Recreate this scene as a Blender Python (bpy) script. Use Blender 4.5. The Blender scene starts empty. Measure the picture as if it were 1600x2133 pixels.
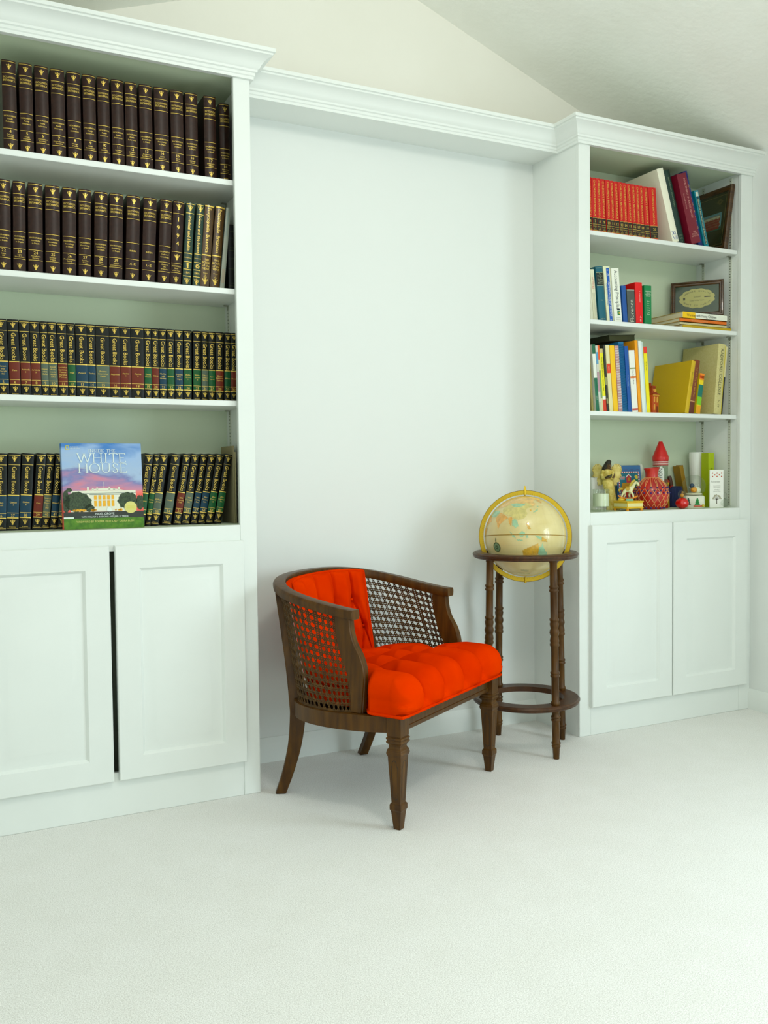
import bpy, bmesh, math, random
from mathutils import Vector, Matrix, Euler

random.seed(7)
PI = math.pi
scene = bpy.context.scene
col = scene.collection

# ------------------------------------------------------------------ camera, light, exposure
cam_data = bpy.data.cameras.new('camera')
cam_data.sensor_fit = 'HORIZONTAL'
cam_data.sensor_width = 36.0
cam_data.lens = 36.0 * 1896.58 / 1600.0
cam_data.clip_start = 0.05
cam = bpy.data.objects.new('camera', cam_data)
R_ = Vector((0.895067, -0.445810, -0.010383))
U_ = Vector((0.027208, 0.031356, 0.999138))
F_ = Vector((0.445100, 0.894578, -0.040196))
cam.matrix_world = Matrix(((R_.x, U_.x, -F_.x, -0.6884),
                           (R_.y, U_.y, -F_.y, -3.1207),
                           (R_.z, U_.z, -F_.z, 1.1434),
                           (0, 0, 0, 1)))
col.objects.link(cam)
scene.camera = cam

scene.view_settings.view_transform = 'Standard'
scene.view_settings.look = 'None'
scene.view_settings.gamma = 1.0
scene.view_settings.use_curve_mapping = False
scene.view_settings.exposure = -2.13
scene.cycles.use_denoising = True
scene.cycles.max_bounces = 10
scene.cycles.diffuse_bounces = 6
scene.cycles.transparent_max_bounces = 16
scene.cycles.caustics_refractive = False
scene.cycles.caustics_reflective = False
scene.cycles.sample_clamp_indirect = 6.0

world = bpy.data.worlds.new('sky')
scene.world = world
world.use_nodes = True
bg = world.node_tree.nodes['Background']
bg.inputs[0].default_value = (0.84, 0.95, 0.97, 1)
bg.inputs[1].default_value = 1.6


def area(name, loc, target, sx, sy, power, color):
    l = bpy.data.lights.new(name, 'AREA')
    l.shape = 'RECTANGLE'
    l.size, l.size_y = sx, sy
    l.energy = power
    l.color = color
    o = bpy.data.objects.new(name, l)
    o.location = loc
    d = Vector(target) - Vector(loc)
    o.rotation_euler = d.to_track_quat('-Z', 'Y').to_euler()
    col.objects.link(o)
    return o


area('daylight_side_window', (3.05, -2.65, 1.25), (0.8, -1.9, 0.0), 1.35, 1.3, 300, (0.78, 0.95, 1.0))
area('daylight_rear_window', (-0.6, -6.05, 1.45), (0.5, 0.0, 1.2), 3.3, 2.0, 140, (0.88, 1.0, 0.985))
lamp = bpy.data.lights.new('ceiling_lamp', 'POINT')
lamp.energy = 215
lamp.shadow_soft_size = 0.16
lamp.color = (1.0, 0.985, 0.90)
lo = bpy.data.objects.new('ceiling_lamp', lamp)
lo.location = (0.45, -2.3, 2.85)
col.objects.link(lo)

# ------------------------------------------------------------------ materials


def lin(c):
    def f(x):
        x /= 255.0
        return x / 12.92 if x <= 0.04045 else ((x + 0.055) / 1.055) ** 2.4
    return (f(c[0]), f(c[1]), f(c[2]), 1.0)


MATS = {}


def mat(name, c, rough=0.5, metal=0.0, spec=0.5, coat=0.0, trans=0.0, ior=1.45, alpha=1.0, sheen=0.0):
    if name in MATS:
        return MATS[name]
    m = bpy.data.materials.new(name)
    m.use_nodes = True
    b = m.node_tree.nodes['Principled BSDF']
    b.inputs['Base Color'].default_value = lin(c)
    b.inputs['Roughness'].default_value = rough
    b.inputs['Metallic'].default_value = metal
    b.inputs['Specular IOR Level'].default_value = spec
    b.inputs['Coat Weight'].default_value = coat
    b.inputs['Transmission Weight'].default_value = trans
    b.inputs['IOR'].default_value = ior
    b.inputs['Alpha'].default_value = alpha
    b.inputs['Sheen Weight'].default_value = sheen
    MATS[name] = m
    return m


def noise_mix(m, c1, c2, scale, detail=4, lo=0.35, hi=0.65, stretch=(1, 1, 1), bump=0.0, bump_scale=None, rough_noise=0.5, dist=0.02):
    """base colour mottled between two colours, with an optional bump"""
    nt = m.node_tree
    b = nt.nodes['Principled BSDF']
    tc = nt.nodes.new('ShaderNodeTexCoord')
    mp = nt.nodes.new('ShaderNodeMapping')
    mp.inputs['Scale'].default_value = stretch
    nt.links.new(tc.outputs['Object'], mp.inputs['Vector'])
    n = nt.nodes.new('ShaderNodeTexNoise')
    n.inputs['Scale'].default_value = scale
    n.inputs['Detail'].default_value = detail
    n.inputs['Roughness'].default_value = rough_noise
    nt.links.new(mp.outputs['Vector'], n.inputs['Vector'])
    r = nt.nodes.new('ShaderNodeValToRGB')
    r.color_ramp.elements[0].position = lo
    r.color_ramp.elements[0].color = lin(c1)
    r.color_ramp.elements[1].position = hi
    r.color_ramp.elements[1].color = lin(c2)
    nt.links.new(n.outputs['Fac'], r.inputs['Fac'])
    nt.links.new(r.outputs['Color'], b.inputs['Base Color'])
    if bump > 0:
        n2 = n
        if bump_scale:
            n2 = nt.nodes.new('ShaderNodeTexNoise')
            n2.inputs['Scale'].default_value = bump_scale
            n2.inputs['Detail'].default_value = 3
            nt.links.new(mp.outputs['Vector'], n2.inputs['Vector'])
        bp = nt.nodes.new('ShaderNodeBump')
        bp.inputs['Strength'].default_value = bump
        bp.inputs['Distance'].default_value = dist
        nt.links.new(n2.outputs['Fac'], bp.inputs['Height'])
        nt.links.new(bp.outputs['Normal'], b.inputs['Normal'])
    return m


PAINT = noise_mix(mat('white_cabinet_paint', (229, 233, 229), 0.42, spec=0.35), (228, 232, 228), (231, 235, 231), 3.0)
INNER_SHADED = mat('shade_tinted_shelf_paint', (202, 214, 188), 0.55, spec=0.3)  # cabinet white with the greenish shade of the shelf recesses painted into the colour
WALLP = mat('white_wall_paint', (228, 231, 228), 0.85, spec=0.2)
CREAM = noise_mix(mat('cream_wall_paint', (244, 242, 232), 0.9, spec=0.2), (243, 240, 230), (246, 243, 234), 2.0, bump=0.05, bump_scale=160, dist=0.002)
CEIL = noise_mix(mat('ceiling_texture_paint', (247, 247, 241), 0.92, spec=0.2), (245, 245, 238), (249, 249, 243), 4.0, bump=0.35, bump_scale=28, dist=0.006)


def carpet_material():
    m = mat('cream_carpet', (215, 208, 188), 1.0, spec=0.05, sheen=0.25)
    nt = m.node_tree
    b = nt.nodes['Principled BSDF']
    tc = nt.nodes.new('ShaderNodeTexCoord')
    fine = nt.nodes.new('ShaderNodeTexNoise')
    fine.inputs['Scale'].default_value = 330
    fine.inputs['Detail'].default_value = 3
    fine.inputs['Roughness'].default_value = 0.7
    big = nt.nodes.new('ShaderNodeTexNoise')
    big.inputs['Scale'].default_value = 7
    big.inputs['Detail'].default_value = 5
    for n in (fine, big):
        nt.links.new(tc.outputs['Object'], n.inputs['Vector'])
    r1 = nt.nodes.new('ShaderNodeValToRGB')
    r1.color_ramp.elements[0].position = 0.30
    r1.color_ramp.elements[0].color = lin((202, 199, 193))
    r1.color_ramp.elements[1].position = 0.62
    r1.color_ramp.elements[1].color = lin((251, 250, 247))
    nt.links.new(fine.outputs['Fac'], r1.inputs['Fac'])
    r2 = nt.nodes.new('ShaderNodeValToRGB')
    r2.color_ramp.elements[0].position = 0.36
    r2.color_ramp.elements[0].color = lin((252, 252, 251))
    r2.color_ramp.elements[1].position = 0.64
    r2.color_ramp.elements[1].color = lin((255, 255, 255))
    nt.links.new(big.outputs['Fac'], r2.inputs['Fac'])
    mx = nt.nodes.new('ShaderNodeMix')
    mx.data_type = 'RGBA'
    mx.blend_type = 'MULTIPLY'
    mx.inputs[0].default_value = 1.0
    nt.links.new(r1.outputs['Color'], mx.inputs[6])
    nt.links.new(r2.outputs['Color'], mx.inputs[7])
    nt.links.new(mx.outputs[2], b.inputs['Base Color'])
    add = nt.nodes.new('ShaderNodeMath')
    add.operation = 'MULTIPLY_ADD'
    add.inputs[1].default_value = 0.6
    nt.links.new(big.outputs['Fac'], add.inputs[0])
    nt.links.new(fine.outputs['Fac'], add.inputs[2])
    bp = nt.nodes.new('ShaderNodeBump')
    bp.inputs['Strength'].default_value = 0.45
    bp.inputs['Distance'].default_value = 0.004
    nt.links.new(add.outputs[0], bp.inputs['Height'])
    nt.links.new(bp.outputs['Normal'], b.inputs['Normal'])
    return m


CARPET = carpet_material()
WOOD = noise_mix(mat('walnut_stained_wood', (76, 47, 10), 0.40, spec=0.28, coat=0.03), (58, 34, 6), (90, 58, 12), 9.0, detail=6, lo=0.3, hi=0.7, stretch=(6, 6, 0.7))
WOODD = noise_mix(mat('dark_walnut_wood', (70, 42, 18), 0.38, spec=0.35, coat=0.05), (54, 30, 11), (78, 46, 18), 9.0, detail=6, lo=0.3, hi=0.7, stretch=(6, 6, 0.7))
CANE = noise_mix(mat('dark_woven_cane', (74, 50, 16), 0.55, spec=0.25), (60, 40, 11), (88, 60, 20), 60)
RED = noise_mix(mat('orange_red_velvet', (212, 48, 0), 0.95, spec=0.0, sheen=0.0), (204, 42, 0), (216, 52, 0), 5.0, bump=0.08, bump_scale=500, dist=0.001)
GOLDF = mat('gold_foil', (222, 190, 84), 0.35, metal=0.35)
BRASS = mat('brass', (205, 170, 40), 0.33, metal=0.55)
BRASSD = mat('brass_dark_line', (120, 88, 20), 0.45, metal=0.3)
STEEL = mat('painted_steel_track', (206, 210, 196), 0.45, metal=0.1)
DARK = mat('dark_slot', (30, 32, 26), 0.8)
PAGES = mat('page_edges', (226, 216, 186), 0.9)


def clear(name, c, ior, rough=0.02):
    """thin clear glass or plastic: lets light straight through and mirrors at its edges"""
    m = bpy.data.materials.new(name)
    m.use_nodes = True
    nt = m.node_tree
    nt.nodes.remove(nt.nodes['Principled BSDF'])
    t = nt.nodes.new('ShaderNodeBsdfTransparent')
    t.inputs[0].default_value = lin(c)
    g = nt.nodes.new('ShaderNodeBsdfGlossy')
    g.inputs['Roughness'].default_value = rough
    f = nt.nodes.new('ShaderNodeMath')
    f.operation = 'MULTIPLY_ADD'
    f.inputs[1].default_value = ior - 1.0
    f.inputs[2].default_value = 0.03
    lw = nt.nodes.new('ShaderNodeLayerWeight')
    lw.inputs['Blend'].default_value = 0.12
    nt.links.new(lw.outputs['Facing'], f.inputs[0])
    mx = nt.nodes.new('ShaderNodeMixShader')
    nt.links.new(f.outputs[0], mx.inputs[0])
    nt.links.new(t.outputs[0], mx.inputs[1])
    nt.links.new(g.outputs[0], mx.inputs[2])
    nt.links.new(mx.outputs[0], nt.nodes['Material Output'].inputs['Surface'])
    MATS[name] = m
    return m


GLASS = clear('clear_glass', (249, 252, 249), 1.4)
THIN = clear('clear_plastic', (240, 244, 240), 1.25)
PANE = clear('picture_glass', (244, 247, 245), 1.18)


def flat(c, rough=0.5, coat=0.0):
    return mat('colour_%d_%d_%d_%d' % (c[0], c[1], c[2], int(rough * 100)), c, rough, coat=coat)


# ------------------------------------------------------------------ mesh building
TEXT = {}


def text2d(s):
    if s in TEXT:
        return TEXT[s]
    cu = bpy.data.curves.new('t', 'FONT')
    cu.body = s
    cu.size = 1.0
    cu.resolution_u = 2
    ob = bpy.data.objects.new('t', cu)
    me = ob.to_mesh()
    vs = [(v.co.x, v.co.y) for v in me.vertices]
    fs = [tuple(p.vertices) for p in me.polygons]
    ob.to_mesh_clear()
    bpy.data.objects.remove(ob)
    bpy.data.curves.remove(cu)
    if vs:
        x0 = min(v[0] for v in vs)
        x1 = max(v[0] for v in vs)
    else:
        x0 = x1 = 0
    vs = [(v[0] - (x0 + x1) / 2, v[1] - 0.34) for v in vs]
    TEXT[s] = (vs, fs, x1 - x0)
    return TEXT[s]


class MB:
    def __init__(self):
        self.v, self.f, self.m = [], [], []

    def add(self, vs, fs, m=0):
        n = len(self.v)
        self.v += [tuple(p) for p in vs]
        for f in fs:
            self.f.append(tuple(i + n for i in f))
            self.m.append(m)
        return self

    def box(self, x0, x1, y0, y1, z0, z1, m=0):
        vs = [(x, y, z) for z in (z0, z1) for y in (y0, y1) for x in (x0, x1)]
        return self.add(vs, [(0, 2, 3, 1), (4, 5, 7, 6), (0, 1, 5, 4), (2, 6, 7, 3), (0, 4, 6, 2), (1, 3, 7, 5)], m)

    def loft(self, rings, m=0, cap=True, closed=True):
        n = len(rings[0])
        vs = [p for r in rings for p in r]
        fs = []
        for k in range(len(rings) - 1):
            for i in range(n if closed else n - 1):
                j = (i + 1) % n
                fs.append((k * n + i, k * n + j, (k + 1) * n + j, (k + 1) * n + i))
        if cap:
            fs.append(tuple(range(n - 1, -1, -1)))
            fs.append(tuple((len(rings) - 1) * n + i for i in range(n)))
        return self.add(vs, fs, m)

    def lathe(self, prof, c=(0, 0), seg=24, m=0, cap=True):
        rings = []
        for r, z in prof:
            rings.append([(c[0] + max(r, 1e-4) * math.cos(2 * PI * i / seg), c[1] + max(r, 1e-4) * math.sin(2 * PI * i / seg), z) for i in range(seg)])
        return self.loft(rings, m, cap)

    def tube(self, path, r, seg=6, m=0, closed=False, cap=True):
        pts = [Vector(p) for p in path]
        n = len(pts)
        rings = []
        up = Vector((0, 0, 1))
        for i, p in enumerate(pts):
            if closed:
                d = pts[(i + 1) % n] - pts[i - 1]
            else:
                d = pts[min(i + 1, n - 1)] - pts[max(i - 1, 0)]
            d.normalize()
            a = d.cross(up)
            if a.length < 1e-3:
                a = d.cross(Vector((1, 0, 0)))
            a.normalize()
            b = a.cross(d)
            rr = r[i] if isinstance(r, (list, tuple)) else r
            rings.append([tuple(p + a * (rr * math.cos(2 * PI * k / seg)) + b * (rr * math.sin(2 * PI * k / seg))) for k in range(seg)])
        if closed:
            rings.append(rings[0])
            return self.loft(rings, m, False)
        return self.loft(rings, m, cap)

    def grid(self, fn, nu, nv, m=0, close_u=False):
        vs = [fn(i / nu, j / nv) for j in range(nv + 1) for i in range(nu + (0 if close_u else 1))]
        w = nu if close_u else nu + 1
        fs = []
        for j in range(nv):
            for i in range(nu):
                k = (i + 1) % w if close_u else i + 1
                fs.append((j * w + i, j * w + k, (j + 1) * w + k, (j + 1) * w + i))
        return self.add(vs, fs, m)

    def sphere(self, c, r, seg=14, rings=9, m=0, sc=(1, 1, 1)):
        prof = []
        for k in range(rings + 1):
            a = -PI / 2 + PI * k / rings
            prof.append((math.cos(a), math.sin(a)))
        n = len(self.v)
        self.lathe(prof, (0, 0), seg, m)
        for i in range(n, len(self.v)):
            p = self.v[i]
            self.v[i] = (c[0] + p[0] * r * sc[0], c[1] + p[1] * r * sc[1], c[2] + p[2] * r * sc[2])
        return self

    def poly(self, pts, fn, m=0):
        return self.add([fn(*p) for p in pts], [tuple(range(len(pts)))], m)

    def text(self, s, fn, size, x=0.0, y=0.0, m=0, rot=0.0, fit=None, sx=1.0):
        vs, fs, w = text2d(s)
        if fit and w * size * sx > fit:
            sx = fit / (w * size)
        c, q = math.cos(rot), math.sin(rot)
        out = []
        for a, b in vs:
            a, b = a * size * sx, b * size
            out.append(fn(x + a * c - b * q, y + a * q + b * c))
        return self.add(out, fs, m)

    def xf(self, M, start=0):
        for i in range(start, len(self.v)):
            self.v[i] = tuple(M @ Vector(self.v[i]))
        return self

    def build_pieces(self, name, mats, parent=None, gap=0.0195):
        """one part for each run of marks along the spine (height), split at wide gaps"""
        zs = sorted((min(self.v[i][2] for i in f), max(self.v[i][2] for i in f)) for f in self.f)
        cuts = []
        top = zs[0][1]
        for lo, hi in zs:
            if lo - top > gap:
                cuts.append((lo + top) / 2)
            top = max(top, hi)
        groups = {}
        for f, m in zip(self.f, self.m):
            z = self.v[f[0]][2]
            groups.setdefault(sum(z > q for q in cuts), []).append((f, m))
        for g in sorted(groups):
            p = MB()
            idx = {}
            for f, m in groups[g]:
                nf = []
                for i in f:
                    if i not in idx:
                        idx[i] = len(p.v)
                        p.v.append(self.v[i])
                    nf.append(idx[i])
                p.f.append(tuple(nf))
                p.m.append(m)
            p.build(name, mats, parent, fix=False)

    def build(self, name, mats, parent=None, off=(0, 0, 0), sharp=35, bevel=0.0, fix=True, seg=2):
        me = bpy.data.meshes.new(name)
        vs = [(p[0] - off[0], p[1] - off[1], p[2] - off[2]) for p in self.v]
        me.from_pydata(vs, [], self.f)
        if not isinstance(mats, (list, tuple)):
            mats = [mats]
        for mm in mats:
            me.materials.append(mm)
        me.polygons.foreach_set('material_index', self.m)
        if fix:
            b = bmesh.new()
            b.from_mesh(me)
            bmesh.ops.recalc_face_normals(b, faces=b.faces[:])
            b.to_mesh(me)
            b.free()
        me.polygons.foreach_set('use_smooth', [True] * len(me.polygons))
        me.set_sharp_from_angle(angle=math.radians(sharp))
        o = bpy.data.objects.new(name, me)
        col.objects.link(o)
        if parent is not None:
            o.parent = parent
        if bevel > 0:
            md = o.modifiers.new('edge', 'BEVEL')
            md.width = bevel
            md.segments = seg
            md.limit_method = 'ANGLE'
            md.harden_normals = False
        return o


def tag(o, label=None, cat=None, group=None, kind=None):
    if label:
        o['label'] = label
    if cat:
        o['category'] = cat
    if group:
        o['group'] = group
    if kind:
        o['kind'] = kind
    return o


def empty(name, loc, label, cat, group=None, rz=0.0, rot=None):
    o = bpy.data.objects.new(name, None)
    o.empty_display_size = 0.05
    o.location = loc
    o.rotation_euler = rot if rot else (0, 0, rz)
    col.objects.link(o)
    return tag(o, label, cat, group)


def copy_tree(o, parent=None):
    c = o.copy()
    col.objects.link(c)
    if parent is not None:
        c.parent = parent
    for ch in [x for x in bpy.data.objects if x.parent == o]:
        copy_tree(ch, c)
    return c


# ------------------------------------------------------------------ the room
XL1, XL0, XR0, XR1, XR2, XR3 = 0.293, 0.354, 1.800, 1.861, 2.755, 2.828
D = 0.328          # alcove back
ZB = 0.973         # open compartment floor
S1, S2, S3 = 2.1887, 1.8086, 1.4141
SHELF_Y = 0.024
YI = 0.283
ZC0, ZC1 = 2.535, 2.629
RX, RZ = 1.09, 3.295
SLR, SLL = 0.373, 0.35
XW0, YW0 = -2.4, -6.0

b = MB().box(XW0 - 0.15, XR3 + 0.15, YW0 - 0.15, 0.6, -0.06, 0.0)
tag(b.build('floor', CARPET), kind='structure')


def zc(x):
    return RZ - SLR * (x - RX) if x > RX else RZ - SLL * (RX - x)


b = MB()
b.add([(XW0, YG, 2.0) for YG in (0.455, 0.6)] + [(XR3 + 0.15, YG, 2.0) for YG in (0.455, 0.6)] + [(XR3 + 0.15, YG, zc(XR3 + .15) + .02) for YG in (0.455, 0.6)] + [(RX, YG, RZ + .02) for YG in (0.455, 0.6)] + [(XW0, YG, zc(XW0) + .02) for YG in (0.455, 0.6)],
      [(0, 2, 4, 6, 8), (1, 9, 7, 5, 3), (0, 1, 3, 2)])
tag(b.build('wall_back', CREAM), kind='structure')
b = MB().box(XW0, XR3 + 0.15, D, 0.6, 0.0, 2.60)
tag(b.build('wall_alcove', WALLP), kind='structure')

wy0, wy1, wz0, wz1 = -3.32, -1.98, 0.55, 1.95   # side window opening
b = MB()
b.box(XR3, XR3 + 0.15, wy1, 0.6, 0, zc(XR3)).box(XR3, XR3 + 0.15, YW0, wy0, 0, zc(XR3))
b.box(XR3, XR3 + 0.15, wy0, wy1, 0, wz0).box(XR3, XR3 + 0.15, wy0, wy1, wz1, zc(XR3))
tag(b.build('wall_right', WALLP), kind='structure')
b = MB()
for y in (wy0, (wy0 + wy1) / 2 - 0.02, wy1 - 0.04):
    b.box(XR3 + 0.06, XR3 + 0.1, y, y + 0.04, wz0, wz1)
for z in (wz0, wz1 - 0.04):
    b.box(XR3 + 0.06, XR3 + 0.1, wy0, wy1, z, z + 0.04)
tag(b.build('window_1', PAINT), kind='structure')
b = MB().box(XW0 - 0.15, XW0, YW0, 0.6, 0, zc(XW0))
tag(b.build('wall_left', WALLP), kind='structure')
ox0, ox1, oz0, oz1 = -2.3, 1.1, 0.3, 2.3        # rear window opening
b = MB()
b.box(XW0, ox0, YW0 - 0.15, YW0, 0, zc(XW0)).box(ox1, XR3, YW0 - 0.15, YW0, 0, zc(XR3))
b.box(ox0, ox1, YW0 - 0.15, YW0, 0, oz0).box(ox0, ox1, YW0 - 0.15, YW0, oz1, 2.55)
b.add([(x, y, z) for y in (YW0 - 0.15, YW0) for (x, z) in ((XW0, zc(XW0)), (ox0, 2.55), (ox1, 2.55), (XR3, zc(XR3)), (RX, RZ))],
      [(0, 1, 2, 3, 4), (5, 9, 8, 7, 6)])
tag(b.build('wall_rear', WALLP), kind='structure')
b = MB()
for x in (ox0, -0.62, ox1 - 0.05):
    b.box(x, x + 0.05, YW0 - 0.1, YW0 - 0.05, oz0, oz1)
for z in (oz0, oz1 - 0.05):
    b.box(ox0, ox1, YW0 - 0.1, YW0 - 0.05, z, z + 0.05)
tag(b.build('window_2', PAINT), kind='structure')
b = MB()
T = 0.08
for (xa, xb) in ((XW0 - 0.15, RX), (RX, XR3 + 0.15)):
    b.add([(x, y, zc(x) + t) for t in (0, T) for y in (YW0 - .15, 0.6) for x in (xa, xb)],
          [(0, 2, 3, 1), (4, 5, 7, 6), (0, 1, 5, 4), (2, 6, 7, 3), (0, 4, 6, 2), (1, 3, 7, 5)])
tag(b.build('ceiling', CEIL), kind='structure')


def base_profile(b, fn, a0, a1):
    pr = [(0, 0), (0.013, 0), (0.013, 0.070), (0.009, 0.080), (0.006, 0.092), (0.004, 0.098), (0, 0.098)]
    b.loft([[fn(a, o, z) for (o, z) in pr] for a in (a0, a1)])


b = MB()
base_profile(b, lambda a, o, z: (a, D - o, z), XL0, XR0)
tag(b.build('baseboard_back', PAINT), kind='structure')
b = MB()
base_profile(b, lambda a, o, z: (XR3 - o, a, z), 0.0, YW0)
tag(b.build('baseboard_right', PAINT), kind='structure')

# ------------------------------------------------------------------ built-in bookcases
CROWN = [(0, ZC0), (0.011, ZC0), (0.012, ZC0 + 0.009), (0.016, ZC0 + 0.012), (0.016, ZC0 + 0.021), (0.022, ZC0 + 0.024),
         (0.023, ZC0 + 0.031), (0.029, ZC0 + 0.036), (0.034, ZC0 + 0.046), (0.041, ZC0 + 0.056), (0.051, ZC0 + 0.065),
         (0.062, ZC0 + 0.071), (0.066, ZC0 + 0.073), (0.066, ZC0 + 0.079), (0.073, ZC0 + 0.081), (0.073, ZC1), (0, ZC1)]
YM = 0.145
PATH = [(-0.66, 0), (XL0, 0), (XL0, YM), (XR0, YM), (XR0, 0), (XR3, 0)]
NORM = [(0, -1), (1, 0), (0, -1), (-1, 0), (0, -1)]


def crown_ring(i):
    p = PATH[i]
    ns = [NORM[k] for k in (i - 1, i) if 0 <= k < len(NORM)]
    n = (sum(q[0] for q in ns), sum(q[1] for q in ns))
    return [(p[0] + o * n[0], p[1] + o * n[1], z) for (o, z) in CROWN]


def crown(segs):
    b = MB()
    for s in segs:
        b.loft([crown_ring(s), crown_ring(s + 1)])
    return b


def door_mesh(x0, x1, z0, z1):
    b = MB()
    loops = [(0, 0.0), (0, -0.019), (0.003, -0.022), (0.078, -0.022), (0.082, -0.018), (0.087, -0.0115), (0.097, -0.0115), (0.126, -0.019), (0.129, -0.0195)]
    rings = [[(x0 + i, y, z0 + i), (x1 - i, y, z0 + i), (x1 - i, y, z1 - i), (x0 + i, y, z1 - i)] for (i, y) in loops]
    return b.loft(rings)


def standard(b, clips, x, y, z0, z1, nx, ny, dark):
    """slotted steel track: runs up a wall, faces (nx, ny)"""
    tx, ty = (0.008, 0.0) if nx == 0 else (0.0, 0.008)
    d = 0.004
    b.box(x - tx - (d if nx < 0 else 0), x + tx + (d if nx > 0 else 0), y - ty - (d if ny < 0 else 0), y + ty, z0, z1)
    z = z0 + 0.012
    while z < z1 - 0.01:
        e = d + 0.0006
        dark.box(x - tx * 0.42 - (e if nx < 0 else 0), x + tx * 0.42 + (e if nx > 0 else 0), y - ty * 0.30 - (e if ny < 0 else 0), y + ty * 0.30, z, z + 0.0034)
        z += 0.0125
    for zs in (S1, S2, S3):
        k = MB()
        k.box(x - tx - (0.022 if nx < 0 else 0), x + tx, y - ty * 0.8 - (0.02 if ny < 0 else 0), y + ty * 0.8, zs - 0.0235, zs - 0.0205)
        k.box(x - tx - (0.005 if nx < 0 else 0), x + tx, y - ty * 0.9, y + ty * 0.9, zs - 0.036, zs - 0.0205)
        clips.append(k)


def bookcase(xa, xia, oa, ob_, xib, xb, doors, mid, label, crown_segs):
    """xa..xb outer faces, xia..xib inner faces, oa..ob_ edges of the framed opening"""
    c = (0.5 * (xa + xb), 0.15, 0)
    root = empty('bookcase', c, label, 'bookcase', 'built-in bookcases either side of the alcove')
    b = MB()
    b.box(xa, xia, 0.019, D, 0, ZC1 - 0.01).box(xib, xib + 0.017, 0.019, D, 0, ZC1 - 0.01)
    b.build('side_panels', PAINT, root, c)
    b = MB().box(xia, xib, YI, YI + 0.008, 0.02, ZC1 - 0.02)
    b.build('back_panel', INNER_SHADED, root, c)
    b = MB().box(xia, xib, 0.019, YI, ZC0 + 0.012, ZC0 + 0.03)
    b.build('top_panel', INNER_SHADED, root, c)
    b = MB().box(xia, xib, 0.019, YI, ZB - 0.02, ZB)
    b.build('deck', INNER_SHADED, root, c)
    b = MB()
    b.box(xa, oa, 0, 0.0195, 0, ZC1 - 0.01).box(ob_, xb, 0, 0.0195, 0, ZC1 - 0.01)
    b.box(oa, ob_, 0, 0.019, ZB - 0.075, ZB).box(oa, ob_, 0.001, 0.019, 0, 0.15).box(oa, ob_, 0.0, 0.019, ZC0 + 0.004, ZC1 - 0.01)
    if mid:
        b.box(mid - 0.03, mid + 0.03, 0, 0.019, 0.15, ZB - 0.075)
    b.build('face_frame', PAINT, root, c, bevel=0.0022)
    for z in (S1, S2, S3):
        MB().box(xia + 0.001, xib - 0.001, SHELF_Y, YI - 0.002, z - 0.0195, z).build('shelf', PAINT, root, c, bevel=0.0018)
    for (d0, d1) in doors:
        door_mesh(d0, d1, 0.127, 0.919).build('door', PAINT, root, c, sharp=20)
    for y in (0.065, 0.235):
        t, k, dk = MB(), [], MB()
        standard(t, k, xib, y, ZB + 0.01, ZC0, -1, 0, dk)
        tr = t.build('shelf_standard', STEEL, root, c)
        dk.build('slots', DARK, tr, c)
        for q in k:
            q.build('shelf_clip', MATS['clip'], tr, c)
    crown(crown_segs).build('crown_moulding', PAINT, root, c, sharp=28)
    return root


mat('clip', (150, 152, 136), 0.4, metal=0.4)
bookcase(-0.655, -0.638, -0.595, XL1, 0.337, XL0, [(-0.612, -0.164), (-0.146, 0.300)], None,
         'white built-in bookcase holding the brown and black book sets', [0, 1])
bookcase(XR0, 1.82, XR1, XR2, 2.758, XR3, [(1.853, 2.311), (2.318, 2.785)], 2.3145,
         'white built-in bookcase behind the globe holding red books and ornaments', [3, 4])
vr = empty('valance', (1.077, YM, ZC0), 'white moulded valance spanning the alcove between the bookcases', 'valance')
MB().box(XL0, XR0, YM, D, ZC0 + 0.008, ZC1 - 0.008).build('soffit_panel', PAINT, vr, (1.077, YM, ZC0))
crown([2]).build('crown_moulding', PAINT, vr, (1.077, YM, ZC0), sharp=28)

# ------------------------------------------------------------------ books
# rows: (volume, x of the foot, thickness, height, lean)
ROW_ROW1 = [
    (4, -0.4280, 0.0423, 0.294, 0.0000),
    (5, -0.3780, 0.0404, 0.294, 0.0000),
    (6, -0.3300, 0.0415, 0.294, 0.0000),
    (7, -0.2800, 0.0428, 0.294, 0.0000),
    (8, -0.2300, 0.0420, 0.294, 0.0000),
    (9, -0.1810, 0.0407, 0.294, 0.0000),
    (10, -0.1350, 0.0386, 0.294, 0.0000),
    (11, -0.0890, 0.0396, 0.294, 0.0000),
    (12, -0.0440, 0.0396, 0.294, 0.0000),
    (13, 0.0050, 0.0427, 0.294, 0.0000),
    (14, 0.0580, 0.0483, 0.294, 0.0000),
    (15, 0.1120, 0.0438, 0.294, 0.0000),
    (16, 0.1630, 0.0428, 0.294, 0.0000),
    (17, 0.2290, 0.0425, 0.294, 0.0000),
    (18, 0.2940, 0.0375, 0.294, 0.0000),
]
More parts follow.
